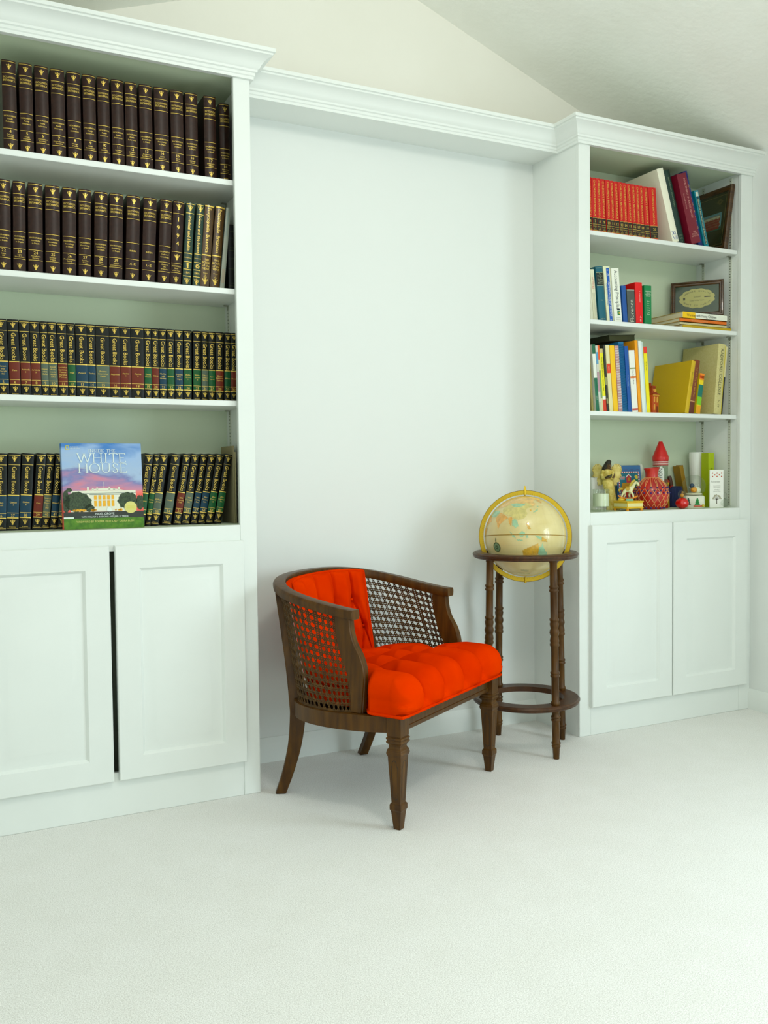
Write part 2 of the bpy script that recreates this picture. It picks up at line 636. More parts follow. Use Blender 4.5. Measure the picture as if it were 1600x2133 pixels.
ROW_ROW2 = [
    (22, -0.4590, 0.0431, 0.295, 0.0195),
    (23, -0.4110, 0.0376, 0.295, 0.0181),
    (24, -0.3620, 0.0444, 0.295, 0.0177),
    (25, -0.3090, 0.0448, 0.295, 0.0184),
    (26, -0.2570, 0.0427, 0.295, 0.0203),
    (27, -0.2080, 0.0392, 0.295, 0.0230),
    (28, -0.1570, 0.0420, 0.295, 0.0270),
    (29, -0.1080, 0.0441, 0.295, 0.0318),
    ('AK', -0.0530, 0.0441, 0.295, 0.0385),
    ('LZ', 0.0010, 0.0442, 0.295, 0.0462),
    ('guide', 0.0540, 0.0408, 0.295, 0.0550),
    (1994, 0.0950, 0.0373, 0.295, 0.0626),
    ('g1', 0.1340, 0.0292, 0.295, 0.0705),
    ('g2', 0.1680, 0.0260, 0.295, 0.0779),
    ('gold1', 0.1980, 0.0330, 0.295, 0.0849),
    ('gold2', 0.2340, 0.0328, 0.295, 0.0937),
    ('grey', 0.2620, 0.0160, 0.295, 0.1009),
]
ROW_ROW3 = [
    (5, -0.4640, 0.0344, 0.255, -0.0154),
    (6, -0.4280, 0.0330, 0.255, -0.0137),
    (7, -0.3940, 0.0310, 0.255, -0.0120),
    (8, -0.3620, 0.0302, 0.255, -0.0105),
    (9, -0.3340, 0.0230, 0.255, -0.0091),
    (10, -0.3080, 0.0283, 0.255, -0.0079),
    (11, -0.2770, 0.0302, 0.255, -0.0064),
    (12, -0.2480, 0.0250, 0.255, -0.0050),
    (13, -0.2150, 0.0370, 0.255, -0.0034),
    (14, -0.1830, 0.0264, 0.255, -0.0018),
    (15, -0.1460, 0.0445, 0.255, -0.0001),
    (16, -0.1060, 0.0348, 0.255, 0.0019),
    (17, -0.0700, 0.0358, 0.255, 0.0036),
    (18, -0.0290, 0.0440, 0.255, 0.0056),
    (19, 0.0070, 0.0248, 0.255, 0.0073),
    (20, 0.0330, 0.0241, 0.255, 0.0086),
    (21, 0.0590, 0.0246, 0.255, 0.0098),
    (22, 0.0870, 0.0257, 0.255, 0.0112),
    (23, 0.1160, 0.0283, 0.255, 0.0126),
    (24, 0.1470, 0.0289, 0.255, 0.0141),
    (25, 0.1810, 0.0288, 0.255, 0.0157),
    (26, 0.2090, 0.0235, 0.255, 0.0171),
    (27, 0.2350, 0.0249, 0.255, 0.0183),
    (28, 0.2640, 0.0295, 0.255, 0.0197),
    (29, 0.2930, 0.0227, 0.255, 0.0211),
    (30, 0.3165, 0.0220, 0.255, 0.0224),
]
ROW_ROW4 = [
    (36, -0.4870, 0.0370, 0.255, 0.0377),
    (37, -0.4490, 0.0369, 0.255, 0.0526),
    (38, -0.4110, 0.0361, 0.255, 0.0675),
    (39, -0.3730, 0.0291, 0.255, 0.0823),
    (40, -0.3460, 0.0239, 0.255, 0.0929),
    (41, -0.3200, 0.0235, 0.255, 0.1031),
    (42, -0.2950, 0.0253, 0.255, 0.1129),
    (51, -0.0310, 0.0295, 0.255, 0.1476),
    (52, -0.0040, 0.0192, 0.255, 0.1513),
    (53, 0.0200, 0.0274, 0.255, 0.1546),
    (54, 0.0610, 0.0312, 0.255, 0.1602),
    (55, 0.0990, 0.0264, 0.255, 0.1655),
    (56, 0.1290, 0.0275, 0.255, 0.1696),
    (57, 0.1600, 0.0234, 0.255, 0.1739),
    (58, 0.1880, 0.0258, 0.255, 0.1777),
    (59, 0.2170, 0.0257, 0.255, 0.1817),
    (60, 0.2480, 0.0259, 0.255, 0.1860),
]
ROW_RED = [
    (6, 1.9040, 0.0232, 0.233, -0.0359),
    (7, 1.9300, 0.0246, 0.233, -0.0385),
    (8, 1.9550, 0.0230, 0.233, -0.0409),
    (9, 1.9790, 0.0232, 0.233, -0.0433),
    (10, 2.0070, 0.0244, 0.233, -0.0461),
    (11, 2.0300, 0.0195, 0.233, -0.0483),
    (12, 2.0540, 0.0247, 0.233, -0.0507),
    (13, 2.0800, 0.0207, 0.233, -0.0533),
    (14, 2.1030, 0.0235, 0.233, -0.0555),
    (15, 2.1290, 0.0237, 0.233, -0.0581),
    (16, 2.1540, 0.0231, 0.233, -0.0606),
    (17, 2.1780, 0.0222, 0.233, -0.0629),
    (18, 2.2010, 0.0219, 0.233, -0.0652),
    (19, 2.2280, 0.0281, 0.233, -0.0679),
    (20, 2.2680, 0.0435, 0.233, -0.0718),
]
ROW_R2 = [
    ('wA', 1.9150, 0.0237, 0.265, -0.0902),
    ('wB', 1.9400, 0.0198, 0.223, -0.0946),
    ('teal', 1.9760, 0.0389, 0.236, -0.0977),
    ('admin', 2.0180, 0.0356, 0.241, -0.0967),
    ('acc', 2.0590, 0.0414, 0.235, -0.0907),
    ('greenthin', 2.0840, 0.0075, 0.224, -0.0847),
    ('blue', 2.1000, 0.0237, 0.164, -0.0799),
    ('flor', 2.1370, 0.0439, 0.149, -0.0659),
    ('red', 2.1810, 0.0405, 0.185, -0.0442),
    ('green', 2.2300, 0.0413, 0.176, -0.0134),
]
ROW_R3 = [
    ('tan', 1.9230, 0.0103, 0.285, -0.0826),
    ('green', 1.9420, 0.0170, 0.291, -0.0826),
    ('whiteblue', 1.9580, 0.0115, 0.287, -0.0826),
    ('orangecream', 1.9690, 0.0096, 0.289, -0.0826),
    ('yellow', 1.9830, 0.0175, 0.275, -0.0826),
    ('black', 2.0000, 0.0094, 0.292, -0.0826),
    ('cream', 2.0190, 0.0203, 0.292, -0.0826),
    ('yellow2', 2.0450, 0.0255, 0.292, -0.0826),
    ('spiral', 2.0750, 0.0216, 0.293, -0.0826),
    ('bluespiral', 2.1010, 0.0290, 0.311, -0.0826),
    ('blue2', 2.1260, 0.0200, 0.293, -0.0826),
    ('white', 2.1560, 0.0324, 0.276, -0.0826),
    ('orange', 2.1850, 0.0161, 0.322, -0.0826),
    ('white2', 2.2070, 0.0183, 0.321, -0.0826),
    ('pale', 2.2200, 0.0068, 0.318, -0.0826),
    ('yellow3', 2.2360, 0.0195, 0.296, -0.0826),
    ('leany', 2.4550, 0.0297, 0.242, 0.1810),
    ('brown', 2.4930, 0.0277, 0.248, 0.1440),
    ('colour', 2.5400, 0.0323, 0.192, 0.1500),
    ('rad', 2.6550, 0.0496, 0.332, 0.0900),
    ('yth', 2.6840, 0.0050, 0.334, 0.0990),
    ('bc', 2.6920, 0.0101, 0.329, 0.1250),
]



def spine_y(x, w, bulge):
    return -bulge * max(0.0, 1 - (2 * x / w) ** 2)


def book_cover(w, h, d, bulge, t=0.0022, mats=None, flare=0.0):
    """case-bound cover: two boards joined by a rounded spine; origin at the foot of the spine"""
    b = MB()
    n = 12
    out = [(w / 2, d), (w / 2, 0.004)]
    for i in range(n + 1):
        x = w / 2 - w * i / n
        e = 0.0
        out.append((x * (1 - e), spine_y(x, w, bulge)))
    out += [(-w / 2, 0.004), (-w / 2, d)]
    inn = [(-w / 2 + t, d), (-w / 2 + t, 0.005), (w / 2 - t, 0.005), (w / 2 - t, d)]
    ring = out + inn
    b.loft([[(x, y, z) for x, y in ring] for z in (0, h)])
    return b


def page_block(w, h, d, t=0.0022):
    return MB().box(-w / 2 + t, w / 2 - t, 0.005, d - 0.004, 0.003, h - 0.004)


def stand(name, row, y0, z0, label, group, cat='book'):
    """an Empty at the foot of a book's spine, leaning as the row says"""
    n, x, w, h, t = row
    a = math.atan(t)
    return empty(name, (x, y0, z0 + w / 2 * abs(math.sin(a)) + 0.0004), label, cat, group, rot=(0, a, 0))


class Spine:
    """lays flat shapes on a book's rounded spine: (a, b) -> across, up"""

    def __init__(self, w, h, bulge, lift=0.0005):
        self.w, self.h, self.bulge, self.lift = w, h, bulge, lift

    def __call__(self, a, b):
        return (a, spine_y(a, self.w, self.bulge) - self.lift, b)

    def line(self, b, z, t, m=0, k=0.96, seg=8):
        w = self.w * k / 2
        fn = self
        for i in range(seg):
            a0, a1 = -w + 2 * w * i / seg, -w + 2 * w * (i + 1) / seg
            b.add([fn(a0, z - t / 2), fn(a1, z - t / 2), fn(a1, z + t / 2), fn(a0, z + t / 2)], [(0, 1, 2, 3)], m)

    def emblem(self, b, z, s, m=0):
        fn = self

        def P(pts):
            b.poly([(x * s, z + y * s) for x, y in pts], fn, m)
        P([(0.17 * math.cos(k * PI / 4), 0.06 + 0.2 * math.sin(k * PI / 4)) for k in range(8)])
        P([(-0.04, 0.28), (0.04, 0.28), (0.07, 0.52), (0, 0.58), (-0.07, 0.52)])
        for q in (-1, 1):
            P([(q * 0.08, 0.26), (q * 0.15, 0.22), (q * 0.24, 0.44), (q * 0.15, 0.46)])
            P([(q * 0.03, -0.28), (q * 0.2, -0.16), (q * 0.32, 0.06), (q * 0.22, 0.0), (q * 0.1, -0.14)])
            P([(q * 0.22, 0.0), (q * 0.32, 0.06), (q * 0.42, 0.3), (q * 0.5, 0.5), (q * 0.33, 0.36), (q * 0.26, 0.16)])
            P([(q * 0.02, -0.26), (q * 0.08, -0.26), (q * 0.2, -0.44), (q * 0.06, -0.4)])
        P([(-0.05, -0.5), (0.05, -0.5), (0.05, -0.12), (-0.05, -0.12)])

    def vtext(self, b, s, z0, z1, size, m=0, up=False, x=0.0):
        """text running down (or up) the spine between heights z1 and z0"""
        b.text(s, self, size, x, (z0 + z1) / 2, m, rot=PI / 2 if up else -PI / 2, fit=(z1 - z0))


LEATHER = noise_mix(mat('dark_brown_leather', (38, 17, 9), 0.40, spec=0.30, coat=0.03), (32, 13, 7), (44, 21, 11), 60, bump=0.12, bump_scale=900, dist=0.0006)
BLACKL = mat('black_green_leather', (12, 16, 10), 0.42, spec=0.28, coat=0.02)
GREENL = mat('dark_green_leather', (14, 48, 34), 0.36, spec=0.5, coat=0.1)
OLIVEL = mat('bronze_brown_leather', (70, 46, 10), 0.33, spec=0.5, coat=0.15)
REDC = mat('bright_red_cloth', (196, 14, 6), 0.5)

SUBT = {4: ('Delusion', 'Frenssen'), 5: ('Freon', 'Holderlin'), 6: ('Holderness', 'Krasnoje'), 7: ('Krasnokamsk', 'Menadra'), 8: ('Menage', 'Ottawa'),
        9: ('Otter', 'Rethimnon'), 10: ('Reti', 'Solovets'), 11: ('Solovyov', 'Truck'), 12: ('Trudeau', 'Zywiec'), 13: ('Accounting', 'Architecture'),
        14: ('Arctic', 'Biosphere'), 15: ('Birds', 'Chess'), 16: ('Chicago', 'Death'), 17: ('Decorative', 'Edison'), 18: ('Education', 'Evidence'),
        22: ('Islam', 'Life'), 23: ('Light', 'Metabolism'), 24: ('Metaphysics', 'Norway'), 25: ('Number', 'Prague'), 26: ('Pre-Columbian', 'Sacred'),
        27: ('Sacrifice', 'Soviet'), 28: ('Spain', 'Union'), 29: ('United', 'Zoroastrianism')}


def brown_volume(row, y0, z0, shelf):
    n, x, w, h, t = row
    what = {'AK': 'index volume marked A-K', 'LZ': 'index volume marked L-Z', 'guide': 'guide volume without a number', 1994: 'yearbook lettered 1994 down its spine'}.get(
        n, 'encyclopaedia volume with gold %s on its spine' % n)
    lab = 'dark brown leather %s, on the %s shelf' % (what, shelf)
    r = stand('encyclopaedia_volume', row, y0, z0, lab, 'brown leather encyclopaedia set')
    bul = 0.0055
    dp = 0.165 if n == 18 else 0.2
    c = book_cover(w, h, dp, bul)
    for fz in ((0.150, 0.60, 0.735, 0.845) if n == 1994 else (0.272, 0.548, 0.735, 0.845, 0.140)):       # raised bands across the spine
        rings = []
        zz = h * (1 - fz)
        for (o, dz) in ((0.0, 0.0030), (0.0009, 0.0016), (0.0009, -0.0016), (0.0, -0.0030)):
            rings.append([(-w * .49 + w * .98 * i / 10, spine_y(-w * .49 + w * .98 * i / 10, w, bul) - o, zz + dz) for i in range(11)])
        c.loft(rings, 0, cap=False, closed=False)
    c.build('cover', LEATHER, r, fix=False)
    page_block(w, h, dp).build('pages', PAGES, r)
    S = Spine(w, h, bul, 0.0015)
    b = MB()
    for f in (0.018, 0.140, 0.272, 0.548, 0.735, 0.845):
        S.line(b, h * (1 - f), 0.0013)
    S.emblem(b, h * (1 - 0.075), 0.0165)
    S.emblem(b, h * (1 - 0.925), 0.0165)
    fit = w * 0.84
    if n == 1994:
        b = MB()
        for f in (0.018, 0.150, 0.60, 0.735, 0.845):
            S.line(b, h * (1 - f), 0.0013)
        for f in (0.075, 0.665, 0.925):
            S.emblem(b, h * (1 - f), 0.019)
        for k, ch in enumerate('1994'):
            b.text(ch, S, 0.021, 0, h * (1 - 0.22 - 0.094 * k))
        b.text('BRITANNICA', S, 0.007, 0, h * 0.232, fit=fit)
        b.text('Book', S, 0.006, 0, h * 0.205, fit=fit)
        b.text('of the Year', S, 0.006, 0, h * 0.18, fit=fit)
    else:
        b.text('ENCYCLOPAEDIA', S, 0.0085, 0, h * (1 - 0.185), fit=fit)
        b.text('BRITANNICA', S, 0.0095, 0, h * (1 - 0.218), fit=fit)
        if n == 'AK' or n == 'LZ':
            b.text('INDEX', S, 0.0075, 0, h * (1 - 0.64), fit=fit)
            b.text('A\u2013K' if n == 'AK' else 'L\u2013Z', S, 0.011, 0, h * (1 - 0.79), fit=fit)
        elif n == 'guide':
            for k, s in enumerate(('PROPAEDIA', 'Outline of', 'Knowledge')):
                b.text(s, S, 0.0065, 0, h * (1 - 0.615 - 0.03 * k), fit=fit)
            for k, s in enumerate(('Guide to', 'the', 'Britannica')):
                b.text(s, S, 0.0062, 0, h * (1 - 0.763 - 0.026 * k), fit=fit)
        else:
            mac = n >= 13
            for k, s in enumerate(('MACROPAEDIA', 'Knowledge', 'in Depth') if mac else ('MICROPAEDIA', 'Ready', 'Reference')):
                b.text(s, S, 0.0065, 0, h * (1 - 0.60 - 0.03 * k), fit=fit)
            b.text(str(n), S, 0.0135, 0, h * (1 - 0.765))
            b.text(SUBT[n][0], S, 0.0062, 0, h * (1 - 0.80), fit=fit)
            b.text(SUBT[n][1], S, 0.0062, 0, h * (1 - 0.822), fit=fit)
    b.build_pieces('spine_lettering', GOLDF, r)
    return r


for k, row in enumerate(ROW_ROW1):
    brown_volume(row, 0.11 if row[0] == 18 else 0.07, S1, 'topmost')
for row in ROW_ROW2[:12]:
    brown_volume(row, 0.07, S2, 'second')


def plain_volume(name, row, y0, z0, label, group, cover, d=0.19, bul=0.003, deco=None, letter=GOLDF, extra=None, t=0.0022, pages=True):
    n, x, w, h, tt = row
    r = stand(name, row, y0, z0, label, group)
    book_cover(w, h, d, bul, t).build('cover', cover, r)
    if pages:
        page_block(w, h, d, t).build('pages', PAGES, r)
    S = Spine(w, h, bul, 0.0005)
    if deco:
        b = MB()
        mats = deco(S, b, w, h)
        if b.f:
            b.build_pieces('spine_lettering', mats or letter, r)
    return r


def yearbook(title, mid, year):
    def deco(S, b, w, h):
        for f in (0.015, 0.125, 0.60, 0.70, 0.79, 0.87):
            S.line(b, h * (1 - f), 0.0022)
        S.emblem(b, h * 0.935, 0.02)
        S.vtext(b, title, h * 0.41, h * 0.86, 0.0155)
        b.text('Britannica', S, 0.006, 0, h * 0.35, fit=w * 0.85)
        b.text(year, S, 0.010, 0, h * 0.17, fit=w * 0.85)
        S.emblem(b, h * 0.07, 0.02)
        if mid == 'atom':
            for q in range(3):
                pts = [(0.0085 * math.cos(2 * PI * k / 14), 0.0036 * math.sin(2 * PI * k / 14)) for k in range(14)]
                a = q * PI / 3
                for k in range(14):
                    (x0, z0), (x1, z1) = pts[k], pts[(k + 1) % 14]
                    x2, z2, x3, z3 = x1 * .84, z1 * .7, x0 * .84, z0 * .7
                    b.poly([(x * math.cos(a) - z * math.sin(a), h * 0.255 + x * math.sin(a) + z * math.cos(a)) for x, z in ((x0, z0), (x1, z1), (x2, z2), (x3, z3))], S)
        else:
            S.line(b, h * 0.255, 0.019, k=0.06, seg=1)
            for q in range(5):
                b.poly([(-0.003 - 0.001 * q, h * (0.235 + 0.012 * q)), (0.002, h * (0.23 + 0.012 * q)), (0.004, h * (0.24 + 0.012 * q)), (-0.002, h * (0.24 + 0.012 * q))], S)
    return deco


def goldyear(year):
    def deco(S, b, w, h):
        S.line(b, h * 0.985, 0.0045)
        S.line(b, h * 0.40, 0.004)
        S.line(b, h * 0.015, 0.0035)
        S.vtext(b, 'Encyclop\u00e6dia  Britannica', h * 0.43, h * 0.96, 0.017)
        for k, s in enumerate((year, 'BOOK', 'of the', 'YEAR')):
            b.text(s, S, 0.0105, 0, h * (0.345 - 0.036 * k), fit=w * 0.86)
        for k, s in enumerate(('Events', 'of', '1980')):
            b.text(s, S, 0.006, 0, h * (0.185 - 0.024 * k), fit=w * 0.8)
        S.emblem(b, h * 0.085, 0.021)
    return deco


R2_ = {r[0]: r for r in ROW_ROW2}
plain_volume('yearbook', R2_['g1'], 0.07, S2, 'dark green yearbook on medicine, beside the 1994 volume', 'yearbooks on the second shelf', GREENL, deco=yearbook('Medical and Health', 'staff', '1995'))
plain_volume('yearbook', R2_['g2'], 0.07, S2, 'dark green yearbook with an atom emblem, on science', 'yearbooks on the second shelf', GREENL, deco=yearbook('Science and the Future', 'atom', '1995'))
plain_volume('yearbook', R2_['gold1'], 0.07, S2, 'bronze brown yearbook marked 1981 in gold', 'yearbooks on the second shelf', OLIVEL, deco=goldyear('1981'))
plain_volume('yearbook', R2_['gold2'], 0.07, S2, 'bronze brown yearbook marked 1984, next to the thin grey book', 'yearbooks on the second shelf', OLIVEL, deco=goldyear('1984'))


def thin_grey(S, b, w, h):
    S.vtext(b, 'The Atlantic Almanac', h * 0.62, h * 0.98, 0.010, 0)
    S.line(b, h * 0.17, 0.05, 1, k=0.7)
    return [flat((120, 150, 146)), flat((150, 140, 120))]


plain_volume('thin_book', R2_['grey'], 0.07, S2, 'thin pale grey book leaning beside the bronze yearbooks', None, flat((140, 146, 132), 0.4), bul=0.001, deco=thin_grey)


def dark_novel(S, b, w, h):
    for f in (0.1, 0.35, 0.62, 0.8):
        S.line(b, h * f, 0.002)
    for (z0, z1) in ((0.03, 0.14), (0.66, 0.9)):
        for z in (z0, z1):
            S.line(b, h * z, 0.002, k=0.6)
    b.text('CHINA', S, 0.008, 0, h * 0.5)
    return flat((58, 66, 36))


plain_volume('thin_book', ('x', 0.3130, 0.0330, 0.245, 0.0), 0.10, S2, 'short black book in the shadow at the end of the second shelf', None, flat((16, 20, 16), 0.4), bul=0.003, deco=dark_novel, d=0.17)

# the black classics set
BAND = {'blue': (18, 56, 76), 'red': (104, 36, 16), 'grey': (84, 98, 84), 'green': (20, 82, 42)}
CL = {5: ('blue', 'Herod-|otus|Thucyd-|ides'), 6: ('red', 'Plato'), 7: ('red', 'Aristotle|I'), 8: ('red', 'Aristotle|II'), 9: ('grey', 'Hippoc-|rates|Galen'),
      10: ('grey', 'Euclid|Archi-|medes|Nicom-|achus'), 11: ('red', 'Lucretius|Epictetus|Marcus|Aurelius|Plotinus'), 12: ('green', 'Virgil'), 13: ('blue', 'Plutarch'),
      14: ('blue', 'Tacitus'), 15: ('grey', 'Ptolemy|Copernicus|Kepler'), 16: ('red', 'Augustine'), 17: ('red', 'Aquinas|I'), 18: ('red', 'Aquinas|II'),
      19: ('green', 'Dante|Chaucer'), 20: ('red', 'Calvin'), 21: ('blue', 'Machia-|velli|Hobbes'), 22: ('green', 'Rabelais'), 23: ('blue', 'Erasmus|Mon-|taigne'),
      24: ('green', 'Shake-|speare|I'), 25: ('green', 'Shake-|speare|II'), 26: ('grey', 'Gilbert|Galileo|Harvey'), 27: ('green', 'Cer-|vantes'),
      28: ('red', 'Bacon|Descartes|Spinoza'), 29: ('green', 'Milton'), 30: ('red', 'Pascal'), 36: ('blue', 'Adam|Smith'), 37: ('blue', 'Gibbon|I'), 38: ('blue', 'Gibbon|II'),
      39: ('red', 'Kant'), 40: ('grey', 'American|State|Papers|J.S.|Mill'), 41: ('blue', 'Boswell'), 42: ('grey', 'Lavoisier|Faraday'), 51: ('green', 'Tolstoy'),
      52: ('green', 'Dostoevsky|Ibsen'), 53: ('grey', 'William|James'), 54: ('grey', 'Freud'), 55: ('red', '20th|Century|Phil.'), 56: ('grey', '20th|Century|Sci.'),
      57: ('blue', '20th|Century|Soc.'), 58: ('blue', '20th|Century|Soc.'), 59: ('green', '20th|Century|Lit.'), 60: ('green', '20th|Century|Lit.')}


def classic(row, y0, z0, where):
    n, x, w, h, t = row
    band, who = CL[n]
    r = stand('classics_volume', row, y0, z0, 'black classics volume with a %s band numbered %d, %s' % ({'grey': 'grey-green'}.get(band, band), n, where), 'black classics set with coloured bands')
    bul = 0.0035
    book_cover(w, h, 0.145, bul).build('cover', BLACKL, r)
    page_block(w, h, 0.145).build('pages', PAGES, r)
    L = Spine(w, h, bul, 0.0004)
    lb = MB()
    for k in range(1):
        L.line(lb, h * 0.307, h * 0.288, k=0.985, seg=10)
    lb.build('colour_band', mat('leather_band_' + band, BAND[band], 0.42, spec=0.3), r, fix=False)
    S = Spine(w, h, bul, 0.0008)
    b = MB()
    for f, tk in ((0.025, 0.0016), (0.148, 0.0014), (0.545, 0.003), (0.775, 0.0014), (0.838, 0.0034), (0.975, 0.0012)):
        S.line(b, h * (1 - f), tk)
    S.emblem(b, h * 0.925, min(0.0165, w * 0.66))
    S.emblem(b, h * 0.102, min(0.0165, w * 0.66))
    S.vtext(b, 'Great Books', h * 0.475, h * 0.825, 0.0195)
    ws = who.split('|')
    for k, s in enumerate(ws):
        b.text(s, S, 0.0072, 0, h * 0.345 - 0.0082 * (k - (len(ws) - 1) / 2), fit=w * 0.86)
    b.text(str(n), S, 0.0125, 0, h * 0.192, fit=w * 0.8)
    b.text('Britannica', S, 0.0048, 0, h * 0.044, fit=w * 0.7)
    b.build_pieces('spine_lettering', GOLDF, r)
    return r


for row in ROW_ROW3:
    classic(row, 0.13, S3, 'third shelf')
for row in ROW_ROW4:
    classic(row, 0.13, ZB, 'bottom row' if row[0] > 50 else 'bottom row, far side')

fo = empty('tan_folder', (0.318, 0.15, ZB), 'tan folder upright against the bookcase side past the last black volume', 'folder')
MB().box(0.3085, 0.3125, 0.12, 0.275, ZB + 0.0005, ZB + 0.285).build('back_flap', flat((150, 140, 104), 0.8), fo, (0.318, 0.15, ZB), bevel=0.0008)
MB().box(0.3135, 0.3165, 0.115, 0.275, ZB + 0.0005, ZB + 0.262).build('front_flap', flat((168, 158, 116), 0.8), fo, (0.318, 0.15, ZB), bevel=0.0008)


# red children's set
def red_volume(row):
    n, x, w, h, t = row
    r = stand('childrens_volume', row, 0.05, S1, "bright red children's encyclopaedia volume with %d on its black band" % n, "red children's encyclopaedia set")
    bul = 0.0025
    book_cover(w, h, 0.17, bul).build('cover', REDC, r)
    page_block(w, h, 0.17).build('pages', PAGES, r)
    L = Spine(w, h, bul, 0.0004)
    lb = MB()
    L.line(lb, h * 0.155, h * 0.225, k=0.99, seg=10)
    lb.build('black_band', flat((34, 28, 14), 0.4), r, fix=False)
    S = Spine(w, h, bul, 0.0008)
    b = MB()
    for f in (0.27, 0.15, 0.04):
        S.line(b, h * f, 0.0016)
    S.vtext(b, "CHILDREN'S BRITANNICA", h * 0.30, h * 0.96, 0.0135)
    b.text(str(n), S, 0.0165, 0, h * 0.205, fit=w * 0.85)
    b.text('Britannica', S, 0.006, 0, h * 0.115, fit=w * 0.8)
    b.text('to', S, 0.005, 0, h * 0.09)
    b.text('Index', S, 0.006, 0, h * 0.065, fit=w * 0.8)
    b.build_pieces('spine_lettering', GOLDF, r)


for row in ROW_RED:
    red_volume(row)

# the leaning books of the top shelf
W0 = flat((238, 236, 214), 0.5)
INK = flat((30, 34, 36), 0.5)


def _xl(S, b, w, h):
    b.text('XL', S, 0.026, 0.001, h * 0.125, fit=w * 0.8)
    b.text('VII', S, 0.026, 0.001, h * 0.06, fit=w * 0.8)
    return flat((14, 74, 150))


plain_volume('yearbook', ('', 2.391, 0.0375, 0.333, -0.309), 0.045, S1, 'tall cream yearbook with blue XL VII, leaning on the red set', None, W0, 0.22, 0.002, _xl)


def _grn(S, b, w, h):
    S.vtext(b, 'BEETHOVEN SYMPHONIES', h * 0.5, h * 0.9, 0.012)
    b.text('1976', S, 0.011, 0, h * 0.11, fit=w * 0.7)
    b.text('VOL', S, 0.011, 0, h * 0.07, fit=w * 0.7)
    b.text('II', S, 0.011, 0, h * 0.03, fit=w * 0.7)
    return flat((110, 130, 100))


plain_volume('tall_book', ('', 2.434, 0.0365, 0.333, -0.309), 0.05, S1, 'tall dark green book leaning between the cream yearbook and maroon binder', None, flat((12, 46, 38), 0.45), 0.21, 0.004, _grn)


def _mar(S, b, w, h):
    S.vtext(b, 'INVESTMENT IN EXCELLENCE', h * 0.36, h * 0.93, 0.0145, x=0.010)
    S.vtext(b, 'Course and Workbook', h * 0.5, h * 0.72, 0.009, x=-0.012)
    b.text('THE', S, 0.010, 0.004, h * 0.165)
    b.text('PACIFIC', S, 0.010, 0.004, h * 0.135)
    b.text('INSTITUTE', S, 0.010, 0.004, h * 0.105)
    return flat((206, 150, 140))


plain_volume('binder', ('', 2.5005, 0.0580, 0.318, -0.309), 0.030, S1, 'thick maroon binder leaning on the top shelf', None, mat('maroon_vinyl', (112, 14, 36), 0.4), 0.22, 0.001, _mar, letter=None)


def _nav(S, b, w, h):
    S.vtext(b, 'Discovering High Tech Vol. 43', h * 0.24, h * 0.82, 0.019)
    return flat((236, 196, 10))


plain_volume('tall_book', ('', 2.556, 0.0260, 0.348, -0.309), 0.055, S1, 'navy blue book with yellow title behind the maroon binder', None, flat((22, 40, 110), 0.4), 0.2, 0.001, _nav)


def _teal(S, b, w, h):
    S.line(b, h * 0.47, h * 0.84, 0, k=0.52, seg=4)
    S2_ = Spine(w, h, 0.001, 0.0009)
    S2_.vtext(b, 'PRINCIPLES AND PRACTICES OF REAL ESTATE', h * 0.06, h * 0.85, 0.0105, 1)
    S2_.line(b, h * 0.935, 0.02, 2, k=0.6, seg=4)
    return [flat((4, 52, 66)), flat((222, 228, 180)), flat((200, 206, 190))]


plain_volume('textbook', ('', 2.588, 0.0260, 0.262, -0.275), 0.05, S1, 'teal textbook on real estate leaning by the framed team photograph', None, flat((6, 124, 140), 0.4), 0.19, 0.001, _teal)

# second shelf
R2B = {r[0]: r for r in ROW_R2}


def _wA(S, b, w, h):
    S.vtext(b, 'ACTIVITIES', h * 0.62, h * 0.85, 0.014, 0)
    for q in range(5):
        S.line(b, h * 0.52, h * 0.85, 1, k=0.02) if q == 0 else None
    for q in (-0.32, -0.1, 0.14, 0.34):
        b.add([S(w * q - 0.0004, h * 0.02), S(w * q + 0.0004, h * 0.02), S(w * q + 0.0004, h * 0.55), S(w * q - 0.0004, h * 0.55)], [(0, 1, 2, 3)], 1)
    return [flat((204, 40, 20)), flat((150, 148, 120))]


g2 = 'books on the shelf below the red set'
plain_volume('manual', R2B['wA'], 0.06, S2, 'white manual with red title at the end of the accounting shelf', g2, flat((236, 236, 214)), 0.2, 0.0005, _wA)
plain_volume('manual', R2B['wB'], 0.06, S2, 'shorter cream manual touching the teal cloth book', g2, flat((228, 226, 196)), 0.2, 0.0005, _wA)


def _tl(S, b, w, h):
    S.line(b, h * 0.77, h * 0.24, 1, k=0.98, seg=8)
    Q = Spine(w, h, 0.004, 0.0009)
    for k, s in enumerate(('The', 'Practice', 'of', 'Teaching', 'Young', 'Children')):
        b.text(s, Q, 0.0085, 0, h * (0.86 - 0.033 * k), 0, fit=w * 0.75)
    b.text('MAC', Q, 0.006, 0, h * 0.38, 0)
    b.text('MILLAN', Q, 0.006, 0, h * 0.04, 0)
    for f in (0.65, 0.89, 0.97):
        Q.line(b, h * f, 0.002)
    return [flat((170, 186, 150)), flat((24, 34, 28))]


plain_volume('textbook', R2B['teal'], 0.055, S2, 'teal cloth textbook with a black title block', g2, flat((10, 92, 110), 0.5), 0.2, 0.004, _tl)


